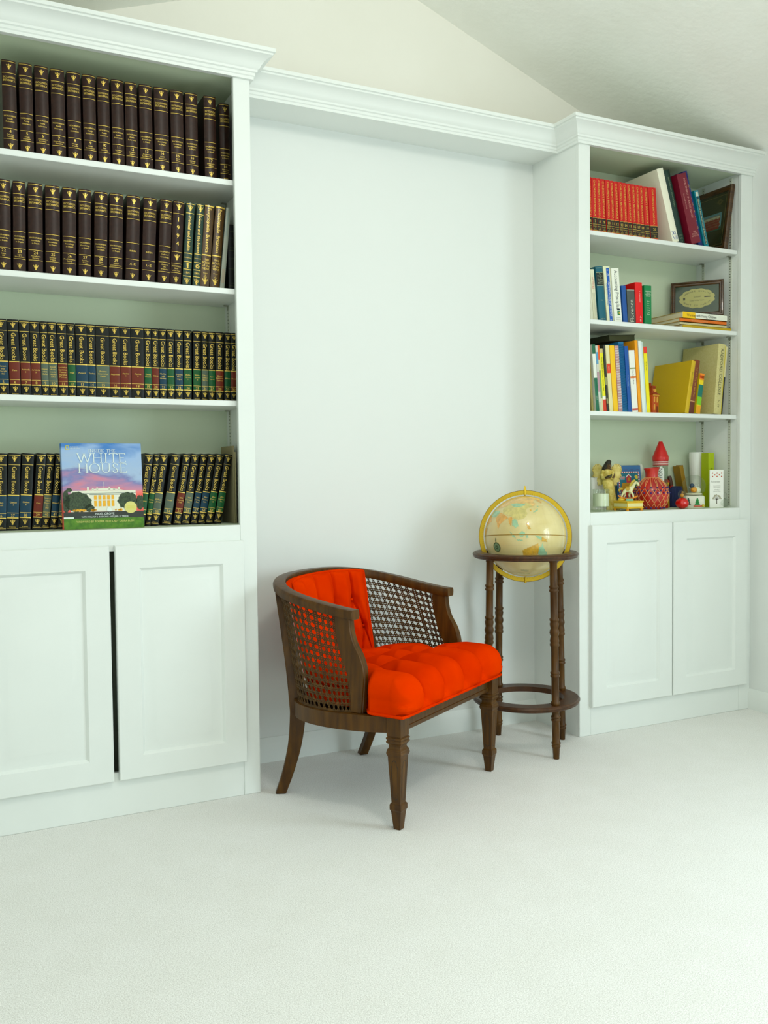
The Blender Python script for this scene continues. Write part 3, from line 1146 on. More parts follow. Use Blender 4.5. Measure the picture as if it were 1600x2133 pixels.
def _adm(S, b, w, h):
    for k in range(1):
        b.add([S(-w * 0.1, h * 0.0), S(w * 0.36, h * 0.0), S(w * 0.36, h * 0.97), S(-w * 0.1, h * 0.97)], [(0, 1, 2, 3)], 1)
    Q = Spine(w, h, 0.0005, 0.0009)
    Q.vtext(b, 'ADMINISTRATION OF SCHOOLS', h * 0.10, h * 0.72, 0.014, 0, x=w * 0.18)
    Q.vtext(b, 'FOR YOUNG CHILDREN', h * 0.3, h * 0.7, 0.010, 1, x=-w * 0.2)
    b.text('3', Q, 0.014, w * 0.12, h * 0.85, 0)
    b.text('EST', Q, 0.006, w * 0.12, h * 0.93, 0)
    b.text('DEL', Q, 0.006, w * 0.12, h * 0.03, 0)
    return [flat((232, 238, 236)), flat((10, 84, 176))]


plain_volume('textbook', R2B['admin'], 0.055, S2, 'cream paperback with a bright blue stripe down its spine', g2, flat((226, 226, 188)), 0.2, 0.0005, _adm)


def _acc(S, b, w, h):
    S.vtext(b, 'Accounting Principles', h * 0.24, h * 0.96, 0.027, 0, x=0.002)
    b.add([S(-0.004, h * 0.13), S(0.012, h * 0.13), S(0.012, h * 0.21), S(-0.004, h * 0.21)], [(0, 1, 2, 3)], 1)
    b.add([S(-0.004, h * 0.22), S(0.012, h * 0.22), S(0.012, h * 0.25), S(-0.004, h * 0.25)], [(0, 1, 2, 3)], 0)
    b.add([S(0.004, h * 0.15), S(0.010, h * 0.15), S(0.010, h * 0.19), S(0.004, h * 0.19)], [(0, 1, 2, 3)], 2)
    for k in range(2):
        S.line(b, h * (0.05 + 0.03 * k), 0.0008, 0, k=0.6)
    return [flat((24, 40, 50)), flat((20, 120, 60)), flat((210, 170, 60))]


plain_volume('textbook', R2B['acc'], 0.05, S2, 'thick white accounting textbook', g2, flat((238, 240, 226)), 0.21, 0.0015, _acc)
plain_volume('thin_book', R2B['greenthin'], 0.07, S2, 'thin green book squeezed between the accounting and blue books', g2, flat((14, 96, 62)), 0.2, 0.0005)
plain_volume('thin_book', R2B['blue'], 0.05, S2, 'plain royal blue book beside the grey one', g2, flat((20, 78, 150)), 0.13, 0.001)


def _flo(S, b, w, h):
    S.vtext(b, 'Florence', h * 0.04, h * 0.70, 0.030, 0, up=True)
    S.line(b, h * 0.985, 0.002, 0)
    return flat((196, 200, 180))


plain_volume('thin_book', R2B['flor'], 0.05, S2, 'grey book titled Florence, beside the red book', g2, flat((74, 80, 74)), 0.12, 0.002, _flo)


def _rd(S, b, w, h):
    S.vtext(b, 'L. CHALFANT', h * 0.48, h * 0.82, 0.008, 0, x=0.004)
    b.text('A', S, 0.014, 0.006, h * 0.17, 0)
    b.text('B', S, 0.016, 0.006, h * 0.09, 0)
    return flat((240, 214, 200))


plain_volume('textbook', R2B['red'], 0.05, S2, 'scarlet hardback between the grey and green books', g2, flat((220, 10, 10), 0.4), 0.17, 0.0015, _rd)


def _gr(S, b, w, h):
    for k, s in enumerate(('READINGS', 'ABOUT', 'CHILDREN', 'BOOKS')):
        b.text(s, S, 0.0075, 0.002, h * (0.85 - 0.04 * k), 0, fit=w * 0.8)
    for k, s in enumerate(('Burns', 'Roe', 'Ross', 'Teaching', 'Reading', 'Today', 'Schools')):
        b.text(s, S, 0.0058, 0.002, h * (0.6 - 0.055 * k), 0, fit=w * 0.8)
    return flat((226, 236, 214))


plain_volume('textbook', R2B['green'], 0.05, S2, 'emerald green book at the end of the accounting row', g2, flat((4, 122, 66), 0.4), 0.15, 0.001, _gr)


# the pile lying on the second shelf
def lying(label, x0, x1, y0, z0, th, d, spine, deck, text=None, ink=INK, yellow_end=None):
    c = (0.5 * (x0 + x1), y0, z0)
    r = empty('lying_book', c, label, 'book', 'pile of books lying flat')
    b = MB()
    b.box(x0, x1, y0, y0 + d, z0, z0 + 0.0018, 1).box(x0, x1, y0, y0 + d, z0 + th - 0.0018, z0 + th, 1).box(x0, x1, y0, y0 + 0.002, z0, z0 + th, 0)
    b.build('cover', [spine, deck], r, c)
    MB().box(x0 + 0.003, x1 - 0.003, y0 + 0.003, y0 + d - 0.003, z0 + 0.002, z0 + th - 0.002).build('pages', PAGES, r, c)
    b = MB()
    fn = lambda a, q: (a, y0 - 0.0005, q)
    if yellow_end:
        xs = x0 + (x1 - x0) * 0.28
        b.add([fn(x0, z0), fn(xs, z0), fn(xs, z0 + th), fn(x0, z0 + th)], [(0, 1, 2, 3)], 1)
    if text:
        b.text(text, lambda a, q: (a, y0 - 0.0009, q), th * 0.62, x0 + (x1 - x0) * 0.42, z0 + th * 0.5, 0, fit=(x1 - x0) * 0.66)
    if b.f:
        b.build('spine_lettering', [ink, yellow_end or ink], r, c, fix=False)
    return r


zz = S2 + 0.0004
lying('ochre book lying at the bottom of the pile', 2.438, 2.745, 0.048, zz, 0.017, 0.225, flat((196, 164, 20)), flat((196, 150, 40)))
lying('cream paper booklet lying above the ochre book', 2.43, 2.728, 0.060, zz + 0.0175, 0.013, 0.21, flat((226, 218, 170)), flat((228, 222, 190)))
lying('orange spined book lying second from the top of the pile', 2.425, 2.722, 0.055, zz + 0.031, 0.0165, 0.222, flat((226, 110, 20)), flat((206, 160, 60)), 'Nursery School Portfolio', flat((230, 170, 110)))
lying('yellow and white book lying on top of the pile', 2.440, 2.722, 0.052, zz + 0.048, 0.0285, 0.222, flat((236, 238, 222)), flat((206, 178, 90)), 'Working with Young Children', INK, flat((246, 196, 10)))

# third shelf: thin children's books
R3B = {r[0]: r for r in ROW_R3}
g3 = "thin children's books on the third shelf"


def bands(*parts):
    """(from, to, colour, across) blocks plus optional text, printed on a spine"""
    def deco(S, b, w, h):
        ms = []
        for p in parts:
            if p[0] == 't':
                _, s, z0, z1, size, c = p
                ms.append(flat(c))
                Spine(w, h, S.bulge, 0.0010).vtext(b, s, h * z0, h * z1, size, len(ms) - 1)
            else:
                z0, z1, c = p
                ms.append(flat(c))
                S.line(b, h * (z0 + z1) / 2, h * (z1 - z0), len(ms) - 1, k=0.99, seg=4)
        return ms
    return deco


def thin(key, label, c, *parts, d=0.2, y0=0.05, t=0.0016, bul=0.0006):
    return plain_volume('picture_book', R3B[key], y0, S3, label, g3, flat(c), d, bul, bands(*parts) if parts else None, t=t)


thin('tan', 'thin tan book against the end of the third shelf', (176, 160, 90), (0.0, 1.0, (150, 140, 70)), y0=0.06)
thin('green', 'thin book banded green, white and green', (232, 236, 224), (0.86, 1.0, (14, 96, 62)), (0.0, 0.50, (14, 100, 68)), ('t', 'Science', 0.1, 0.3, 0.006, (220, 230, 210)))
thin('whiteblue', 'thin blue and cream patterned book beside the green banded one', (206, 208, 196), (0.72, 0.9, (90, 150, 190)), (0.3, 0.6, (180, 140, 150)), (0.0, 0.14, (196, 200, 170)))
thin('orangecream', 'thin book orange above and cream below', (214, 206, 160), (0.78, 1.0, (226, 90, 20)), (0.2, 0.62, (120, 150, 90)))
thin('yellow', 'thin yellow book with a red foot', (232, 222, 20), (0.0, 0.19, (206, 56, 16)), (0.93, 1.0, (200, 180, 120)), (0.19, 0.245, (244, 240, 220)), ('t', 'Mother Goose and Other Nursery Tales', 0.3, 0.9, 0.009, (40, 40, 20)))
thin('black', 'very thin black speckled book', (36, 40, 30), (0.4, 0.52, (150, 150, 90)), (0.12, 0.2, (140, 140, 90)))
thin('cream', 'cream book with an orange red label near its middle', (224, 216, 164), (0.58, 0.72, (214, 60, 16)), ('t', 'CARE', 0.6, 0.7, 0.007, (240, 220, 200)))
thin('yellow2', 'wide golden yellow book beside the spiral bound one', (240, 190, 14))


def spiral_book(key, label, c, wire, lift=0.0):
    r = plain_volume('spiral_book', R3B[key], 0.054, S3, label, g3, flat(c), 0.2, 0.0003, None, t=0.0012)
    n, x, w, h, t = R3B[key]
    b = MB()
    k = 0
    z = 0.012
    while z < h - 0.01:
        b.tube([(-w * 0.46 * math.cos(a), -0.0035 * math.sin(a) - 0.001, z + 0.0015 * math.cos(a)) for a in [PI * q / 6 for q in range(7)]], 0.0013, 4)
        z += 0.0072
    b.build('spiral_binding', wire, r)
    return r


spiral_book('spiral', 'pink edged spiral bound book with white wire', (198, 150, 150), flat((240, 236, 232), 0.35))
spiral_book('bluespiral', 'tall teal blue spiral bound book', (8, 104, 150), flat((10, 90, 150), 0.35))
thin('blue2', 'deep blue book next to the blue spiral bound one', (12, 78, 156), ('t', 'Reading Together', 0.15, 0.8, 0.007, (150, 180, 210)))
thin('white', 'white paperback with orange specks, shorter than the orange book', (236, 236, 226), (0.55, 0.58, (214, 110, 30)), (0.70, 0.72, (120, 130, 60)), ('t', 'The Puppet Book', 0.38, 0.75, 0.009, (90, 90, 90)), (0.03, 0.06, (190, 70, 60)), t=0.001)
thin('orange', 'tall orange book beside the white ones', (240, 158, 14), d=0.2)
thin('white2', 'tall pale white book near the end of the thin books', (224, 234, 226))
thin('pale', 'thin pale blue grey book touching the yellow one', (196, 214, 208))
thin('yellow3', 'bright yellow book with a red top, last of the thin books', (240, 222, 10), (0.90, 1.0, (222, 50, 40)), ('t', 'M is for Music', 0.55, 0.86, 0.007, (60, 60, 20)))

# things at the end of that shelf
bx = empty('dark_album', (2.125, 0.15, 1.738), 'dark olive album lying across the tops of the thin books', 'album')
b = MB()
b.box(-0.085, 0.075, -0.055, 0.09, 0.0, 0.003).box(-0.085, 0.075, -0.055, 0.09, 0.025, 0.028).box(-0.085, -0.082, -0.055, 0.09, 0, 0.028)
b.build('cover', flat((38, 42, 16), 0.5), bx, bevel=0.001)
MB().box(-0.081, 0.071, -0.052, 0.087, 0.0032, 0.0248).build('pages', flat((58, 60, 30), 0.8), bx)
bx.rotation_euler = (0, -0.075, 0.05)


def house_bank():
    c = (2.285, 0.085, S3)
    r = empty('house_ornament', c, 'orange brick house ornament with a mansard roof on the third shelf', 'ornament', rz=0.35)
    br, rf, cr, dk = flat((186, 74, 18), 0.5), flat((150, 52, 14), 0.5), flat((214, 156, 60), 0.5), flat((110, 44, 12), 0.5)
    MB().box(-0.028, 0.028, -0.02, 0.03, 0.0005, 0.085).box(-0.03, 0.03, -0.022, 0.032, 0.0005, 0.005).build('walls', br, r, bevel=0.0008)
    b = MB()
    rings = []
    for (e, z) in ((0.003, 0.085), (0.003, 0.090), (-0.004, 0.093), (-0.009, 0.106), (-0.011, 0.120), (-0.008, 0.122), (-0.008, 0.126)):
        rings.append([(-0.028 - e, -0.02 - e, z), (0.028 + e, -0.02 - e, z), (0.028 + e, 0.03 + e, z), (-0.028 - e, 0.03 + e, z)])
    b.loft(rings)
    b.box(-0.022, -0.012, -0.004, 0.008, 0.12, 0.138)
    b.build('roof', rf, r)
    w = MB()
    for (x, z, hh) in ((-0.015, 0.05, 0.02), (0.012, 0.05, 0.02), (-0.015, 0.014, 0.022)):
        w.box(x - 0.006, x + 0.006, -0.0212, -0.019, z, z + hh)
        w.add([(x + 0.007 * math.cos(PI * k / 8), -0.0214, z + hh + 0.006 * math.sin(PI * k / 8)) for k in range(9)], [tuple(range(9))])
    for k in range(9):
        w.box(-0.029 + k * 0.0065, -0.0255 + k * 0.0065, -0.0235, -0.0205, 0.079, 0.085)
    w.build('windows', cr, r)
    MB().box(0.006, 0.018, -0.0215, -0.0195, 0.005, 0.032).build('door', dk, r)
    dm = MB().box(-0.008, 0.008, -0.018, -0.010, 0.096, 0.110)
    dm.build('dormer', cr, r)


house_bank()
g4 = None
plain_volume('picture_book', ('', 2.445, 0.0230, 0.245, 0.181), 0.03, S3, 'mustard yellow square book leaning right, its front cover showing', g4, flat((202, 168, 14), 0.45), 0.24, 0.002,
             bands(('t', 'BEST LOVED TALES', 0.4, 0.9, 0.008, (120, 96, 10))))
plain_volume('storybook', ('', 2.487, 0.0290, 0.250, 0.165), 0.045, S3, 'russet brown storybook leaning behind the mustard book', g4, flat((122, 56, 22), 0.45), 0.2, 0.003,
             bands((0.22, 0.235, (200, 160, 110)), (0.0, 0.2, (96, 40, 18)), ('t', 'Tell Me a Fairy Tale  Jane Elliot', 0.26, 0.92, 0.011, (206, 160, 60))))
plain_volume('picture_book', ('', 2.534, 0.0280, 0.190, 0.15), 0.05, S3, 'small yellow, orange and green picture book beside the russet storybook', g4, flat((236, 206, 20), 0.45), 0.16, 0.001,
             bands((0.84, 1.0, (236, 130, 20)), (0.42, 0.72, (14, 110, 96)), (0.22, 0.42, (120, 190, 30)), (0.0, 0.2, (230, 160, 20)), (0.88, 0.95, (220, 70, 30))))


def _rad(S, b, w, h):
    S.vtext(b, 'RADFORD COLLEGE', h * 0.27, h * 0.93, 0.0245, 0)
    S.vtext(b, 'N. 14', h * 0.1, h * 0.2, 0.016, 0)
    return flat((58, 60, 30))


plain_volume('scrapbook', ('', 2.652, 0.0450, 0.332, 0.095), 0.045, S3, 'large beige college scrapbook leaning at the end of the third shelf', g4, noise_mix(mat('beige_linen', (200, 190, 130), 0.7), (196, 186, 122), (206, 196, 138), 200), 0.225, 0.004, _rad, letter=None)
plain_volume('thin_book', ('', 2.6795, 0.0075, 0.330, 0.099), 0.05, S3, 'thin yellow book pressed against the beige scrapbook', g4, flat((206, 186, 20)), 0.2, 0.0003, t=0.001)
plain_volume('thin_book', ('', 2.6905, 0.0105, 0.326, 0.108), 0.055, S3, 'thin cream and black book, last on the third shelf', g4, flat((214, 206, 160)), 0.2, 0.0003, bands((0.0, 0.55, (36, 38, 40))), t=0.001)

# ------------------------------------------------------------------ the picture book in front of the black set
def picture_book():
    c = (-0.163, 0.060, ZB + 0.0004)
    w, h, d = 0.262, 0.292, 0.026
    r = empty('picture_book', c, 'picture book showing a floodlit white mansion under a pink and blue sky', 'book', rot=(-0.135, 0, -0.035))
    b = MB()
    b.box(-w / 2, w / 2, 0, 0.0028, 0, h).box(-w / 2, w / 2, d - 0.0028, d, 0, h)
    n = 8
    b.loft([[(-w / 2 - 0.004 * math.sin(PI * k / n), d * k / n, z) for k in range(n + 1)] + [(-w / 2 + 0.003, d - 0.001, z), (-w / 2 + 0.003, 0.001, z)] for z in (0, h)])
    cov = mat('sunset_sky_print', (150, 170, 210), 0.32, coat=0.3)
    nt = cov.node_tree
    bs = nt.nodes['Principled BSDF']
    tc = nt.nodes.new('ShaderNodeTexCoord')
    sp = nt.nodes.new('ShaderNodeSeparateXYZ')
    nt.links.new(tc.outputs['Object'], sp.inputs[0])
    mp = nt.nodes.new('ShaderNodeMapping')
    mp.inputs['Scale'].default_value = (6, 1, 15)
    nt.links.new(tc.outputs['Object'], mp.inputs[0])
    nz = nt.nodes.new('ShaderNodeTexNoise')
    nz.inputs['Scale'].default_value = 1.0
    nz.inputs['Detail'].default_value = 5
    nz.inputs['Distortion'].default_value = 0.6
    nt.links.new(mp.outputs[0], nz.inputs['Vector'])
    ma = nt.nodes.new('ShaderNodeMath')
    ma.operation = 'MULTIPLY_ADD'
    ma.inputs[1].default_value = 1 / 0.2
    ma.inputs[2].default_value = -0.1 / 0.2
    nt.links.new(sp.outputs['Z'], ma.inputs[0])
    ad = nt.nodes.new('ShaderNodeMath')
    ad.operation = 'MULTIPLY_ADD'
    ad.inputs[1].default_value = 1.1
    nt.links.new(nz.outputs['Fac'], ad.inputs[0])
    nt.links.new(ma.outputs[0], ad.inputs[2])
    sb = nt.nodes.new('ShaderNodeMath')
    sb.operation = 'SUBTRACT'
    sb.inputs[1].default_value = 0.52
    nt.links.new(ad.outputs[0], sb.inputs[0])
    rp = nt.nodes.new('ShaderNodeValToRGB')
    for i in range(5):
        rp.color_ramp.elements.new(0.1 * (i + 1))
    for e, (p, cc) in zip(rp.color_ramp.elements, [(0.0, (236, 96, 84)), (0.14, (232, 120, 116)), (0.27, (190, 130, 160)), (0.40, (120, 124, 176)), (0.55, (160, 184, 214)), (0.74, (150, 180, 220)), (1.0, (52, 118, 190))]):
        e.position = p
        e.color = lin(cc)
    nt.links.new(sb.outputs[0], rp.inputs['Fac'])
    nt.links.new(rp.outputs['Color'], bs.inputs['Base Color'])
    b.build('cover', cov, r)
    MB().box(-w / 2 + 0.002, w / 2 - 0.004, 0.003, d - 0.003, 0.004, h - 0.004).build('pages', PAGES, r)
    P = MB()
    lev = [0.0006]

    def at(e):
        return lambda a, q: (a, -e, q)

    def rect(x0, x1, z0, z1, m, e):
        P.add([(x0, -e, z0), (x1, -e, z0), (x1, -e, z1), (x0, -e, z1)], [(0, 1, 2, 3)], m)
    WH, YE, TR, BK, GR, TX, SE, LG, RO = range(9)
    mats = [flat((226, 226, 206)), flat((232, 170, 30)), noise_mix(mat('printed_trees', (40, 60, 36), 0.35), (22, 36, 24), (66, 86, 54), 180, lo=0.3, hi=0.7),
            flat((44, 50, 44), 0.35), noise_mix(mat('printed_lawn', (70, 120, 14), 0.35), (58, 108, 8), (84, 134, 20), 60), flat((226, 236, 230), 0.4), flat((214, 206, 120), 0.4), flat((210, 200, 70), 0.4), flat((120, 134, 124), 0.4)]
    s = w / 0.262
    X = lambda px: (px - 790) / 1300 * w        # from the printed layout, 1300 x 1400 units
    Z = lambda py: (1530 - py) / 1410 * h
    rect(X(260), X(1320), Z(1250), Z(905), WH, 0.0003)
    P.add([(X(500) + (X(1130) - X(500)) * k / 16, -0.0004, Z(900) + (Z(865) - Z(900)) * math.sin(PI * k / 16)) for k in range(17)], [tuple(range(17))], WH)
    for (a, q) in ((540, 845), (690, 855), (890, 850), (1045, 850), (620, 865), (965, 868)):
        rect(X(a - 14), X(a + 14), Z(905), Z(q), WH, 0.0004)
    rect(X(260), X(1320), Z(952), Z(944), RO, 0.0006)
    rect(X(560), X(1060), Z(975), Z(965), RO, 0.0006)
    rect(X(797), X(801), Z(865), Z(760), WH, 0.0004)
    for k in range(5):
        cx = 655 + 71 * k
        rect(X(cx - 22), X(cx + 22), Z(1050), Z(982), YE, 0.0008)
        rect(X(cx - 22), X(cx + 22), Z(1165), Z(1070), YE, 0.0008)
    for k in range(4):
        cx = 690 + 71 * k
        rect(X(cx - 8), X(cx + 8), Z(1190), Z(975), WH, 0.001)
    for (cx, cy, rx, ry) in ((370, 1090, 225, 165), (180, 1080, 60, 190), (1180, 1080, 165, 140), (1390, 1110, 70, 120), (560, 1190, 80, 60), (240, 890, 50, 30)):
        n = 30
        cxc = [(cx + rx * (1 + random.uniform(-.12, .1)) * math.cos(2 * PI * k / n), cy + ry * (1 + random.uniform(-.12, .1)) * math.sin(2 * PI * k / n)) for k in range(n)]
        P.add([(max(-w / 2, min(w / 2, X(px))), -0.0011, Z(py)) for px, py in cxc] + [(X(cx), -0.0011, Z(cy))], [(k, (k + 1) % n, n) for k in range(n)], TR)
    for k in range(26):
        px = random.choice([random.uniform(290, 560), random.uniform(590, 660), random.uniform(960, 1100)])
        q = random.uniform(12, 30)
        P.add([(X(px + q * math.cos(2 * PI * j / 7)), -0.0013, Z(1225 + random.uniform(-8, 8) + 0.7 * q * math.sin(2 * PI * j / 7))) for j in range(7)], [tuple(range(7))], YE)
    P.add([(X(875 + 40 * math.cos(2 * PI * j / 12)), -0.0014, Z(1222 + 44 * math.sin(2 * PI * j / 12))) for j in range(12)], [tuple(range(12))], TX)
    rect(-w / 2, w / 2, Z(1360), Z(1252), BK, 0.0015)
    rect(-w / 2, w / 2, 0, Z(1356), GR, 0.0017)
    rect(-w / 2, X(300), Z(1356), Z(1330), TX, 0.0019)
    P.add([(X(1225 + 102 * math.cos(2 * PI * j / 32)), -0.0021, Z(1190 + 98 * math.sin(2 * PI * j / 32))) for j in range(32)], [tuple(range(32))], SE)
    for k in range(4):
        rect(X(1160 - 10 * (k % 2)), X(1290 + 10 * (k % 2)), Z(1168 + 17 * k), Z(1163 + 17 * k), LG, 0.0023)
    fn = at(0.0021)
    P.text('NOEL GROVE', fn, 0.0105, X(800), Z(1287), TX, fit=X(955) - X(650))
    P.text('WITH WILLIAM B. BUSHONG AND JOEL D. TREESE', fn, 0.0072, X(800), Z(1333), TX, fit=X(1180) - X(420))
    P.text('FOREWORD BY FORMER FIRST LADY LAURA BUSH', fn, 0.0095, X(800), Z(1412), SE, fit=X(1270) - X(330))
    # logo: an upright open rectangle and two short lines of type
    for (a, q, u, v) in ((205, 265, 228, 218), (205, 265, 170, 160), (205, 216, 228, 160), (254, 265, 228, 160)):
        rect(X(a), X(q), Z(u), Z(v), LG, 0.0006)
    P.text('NATIONAL', fn, 0.0055, X(345), Z(185), TX, fit=X(410) - X(280))
    P.text('GEOGRAPHIC', fn, 0.0055, X(358), Z(212), TX, fit=X(440) - X(275))
    # seriffed capitals of the title
    GL = {'W': [[(0, 1), (.28, 0), (.5, .95), (.74, 0), (1, 1)]], 'H': [[(0.1, 0), (0.1, 1)], [(0.9, 0), (0.9, 1)], [(.1, .52), (.9, .52)]], 'I': [[(.5, 0), (.5, 1)]],
          'T': [[(.5, 0), (.5, 1)], [(0, 1), (1, 1)], [(0, 1), (0, .86)], [(1, 1), (1, .86)]], 'E': [[(.1, 0), (.1, 1)], [(.1, 1), (.9, 1)], [(.1, .52), (.75, .52)], [(.1, 0), (.95, 0)], [(.95, 0), (.95, .16)], [(.9, 1), (.9, .86)]],
          'O': [[(.5 + .5 * math.cos(2 * PI * k / 20), .5 + .52 * math.sin(2 * PI * k / 20)) for k in range(21)]],
          'U': [[(.1, 1), (.1, .3), (.2, .08), (.5, -.02), (.8, .08), (.9, .3), (.9, 1)]],
          'S': [[(.85, .82), (.75, .96), (.5, 1.02), (.25, .95), (.17, .78), (.28, .6), (.7, .42), (.85, .24), (.75, .06), (.48, -.02), (.2, .06), (.12, .2)]],
          'N': [[(.1, 0), (.1, 1), (.9, 0), (.9, 1)]], 'D': [[(.1, 0), (.1, 1), (.5, 1), (.85, .8), (.95, .5), (.85, .2), (.5, 0), (.1, 0)]]}
    SER = {'W': [(0, 1), (1, 1), (.5, .95)], 'H': [(.1, 0), (.1, 1), (.9, 0), (.9, 1)], 'I': [(.5, 0), (.5, 1)], 'T': [(.5, 0)], 'E': [(.1, 0), (.1, 1)], 'U': [(.1, 1), (.9, 1)], 'N': [(.1, 0), (.9, 1), (.05, 1)], 'D': [(.08, 0), (.08, 1)]}
    WD = {'W': 1.45, 'H': 1.0, 'I': .38, 'T': .85, 'E': .72, 'O': 1.05, 'U': .95, 'S': .68, 'N': 1.0, 'D': 1.0, ' ': .45}

    def title(s, x0, x1, zb_, hh, th):
        tot = sum(WD[ch] for ch in s) + 0.22 * (len(s) - 1)
        u = (x1 - x0) / tot
        x = x0
        for ch in s:
            wd = WD[ch] * u
            for st in GL.get(ch, []):
                pts = [(x + a * wd, zb_ + q * hh) for a, q in st]
                for (p, q) in zip(pts, pts[1:]):
                    dx, dz = q[0] - p[0], q[1] - p[1]
                    L = math.hypot(dx, dz)
                    vert = abs(dz) > abs(dx) * 0.8
                    t = th * (1.0 if vert else 0.6)
                    nx, nz = -dz / L * t / 2, dx / L * t / 2
                    P.add([fn(p[0] + nx, p[1] + nz), fn(q[0] + nx, q[1] + nz), fn(q[0] - nx, q[1] - nz), fn(p[0] - nx, p[1] - nz)], [(0, 1, 2, 3)], TX)
            for (a, q) in SER.get(ch, []):
                px, pz, e = x + a * wd, zb_ + q * hh, th * 1.5
                P.add([fn(px - e, pz - th * .25), fn(px + e, pz - th * .25), fn(px + e, pz + th * .25), fn(px - e, pz + th * .25)], [(0, 1, 2, 3)], TX)
            x += wd + 0.22 * u

    title('INSIDE THE', X(570), X(1005), Z(268), Z(222) - Z(268), 0.0013)
    title('WHITE', X(390), X(1175), Z(440), Z(292) - Z(440), 0.0030)
    title('HOUSE', X(400), X(1190), Z(608), Z(460) - Z(608), 0.0030)
    P.build('cover_print', mats, r, fix=False)


picture_book()

# ------------------------------------------------------------------ frames
def frame(name, loc, label, yaw, roll, lean, w, h, prof, wood, build_inside):
    r = empty(name, loc, label, 'picture frame')
    r.matrix_world = Matrix.Translation(loc) @ Matrix.Rotation(yaw, 4, 'Z') @ Matrix.Rotation(lean, 4, 'X') @ Matrix.Rotation(roll, 4, 'Y')
    b = MB()
    loops = prof
    rings = [[(-w / 2 + i, y, i), (w / 2 - i, y, i), (w / 2 - i, y, h - i), (-w / 2 + i, y, h - i)] for i, y in loops]
    b.loft(rings, cap=False)
    b.build('frame', wood, r, sharp=25)
    MB().box(-w / 2 + 0.004, w / 2 - 0.004, 0.009, 0.012, 0.004, h - 0.004).build('backing', flat((90, 76, 50), 0.8), r)
    build_inside(r, w, h)
    return r


DKW = noise_mix(mat('dark_brown_frame_wood', (64, 40, 12), 0.35, coat=0.2), (50, 30, 8), (78, 50, 18), 30, stretch=(1, 1, 4))


def plaque(r, w, h):
    fw = 0.022
    MB().box(-w / 2 + fw - 0.002, w / 2 - fw + 0.002, 0.003, 0.0085, fw - 0.002, h - fw + 0.002).build('mat_board', flat((70, 84, 66), 0.6), r)
    cx, cz, rx, rz = 0, h * 0.53, (w / 2 - fw) * 0.80, (h / 2 - fw) * 0.70
    pts = []
    n = 12
    for k in range(n * 8):
        a = 2 * PI * k / (n * 8)
        q = 1 + 0.075 * abs(math.sin(n * a / 2)) - 0.03
        pts.append((cx + rx * q * math.cos(a), cz + rz * q * math.sin(a)))
    b = MB()
    b.loft([[(x, y, z) for x, z in pts] for y in (0.003, 0.0016)])
    pl = b.build('scalloped_plaque', flat((218, 200, 116), 0.6), r)
    t = MB()
    fn = lambda a, q: (a, 0.0011, q)
    top, bot = 'TEACHER QUALITY', 'ADAPT TO FAMILY'
    for s, sg in ((top, 1), (bot, -1)):
        for k, ch in enumerate(s):
            if ch == ' ':
                continue
            a = PI / 2 + (0.5 - (k + .5) / len(s)) * PI * 0.72
            t.text(ch, fn, 0.011, cx + rx * 0.84 * math.cos(a), cz + sg * rz * 0.76 * math.sin(a), 0)
    t.text('School', fn, 0.012, cx, cz + 0.008, 0)
    t.text('Lives in the heart', fn, 0.0095, cx, cz - 0.010, 0)
    t.box(cx + rx * .42, cx + rx * .78, 0.0009, 0.0014, cz + 0.002, cz + 0.007)
    t.box(cx - rx * .8, cx - rx * .68, 0.0009, 0.0014, cz - 0.006, cz + 0.006)
    t.build('plaque_lettering', flat((84, 74, 30), 0.6), pl, fix=False)
    MB().box(-w / 2 + fw - 0.002, w / 2 - fw + 0.002, -0.002, -0.0012, fw - 0.002, h - fw + 0.002).build('glass_pane', PANE, r)


prof2 = [(0, 0.012), (0, -0.004), (0.003, -0.010), (0.009, -0.011), (0.012, -0.006), (0.018, -0.006), (0.022, -0.002), (0.022, 0.010)]
frame('framed_plaque', (2.632, 0.155, S2 + 0.0785), 'brown framed scalloped plaque standing on the pile of books', math.radians(-50), 0.0, -0.10, 0.243, 0.176, prof2, DKW, plaque)


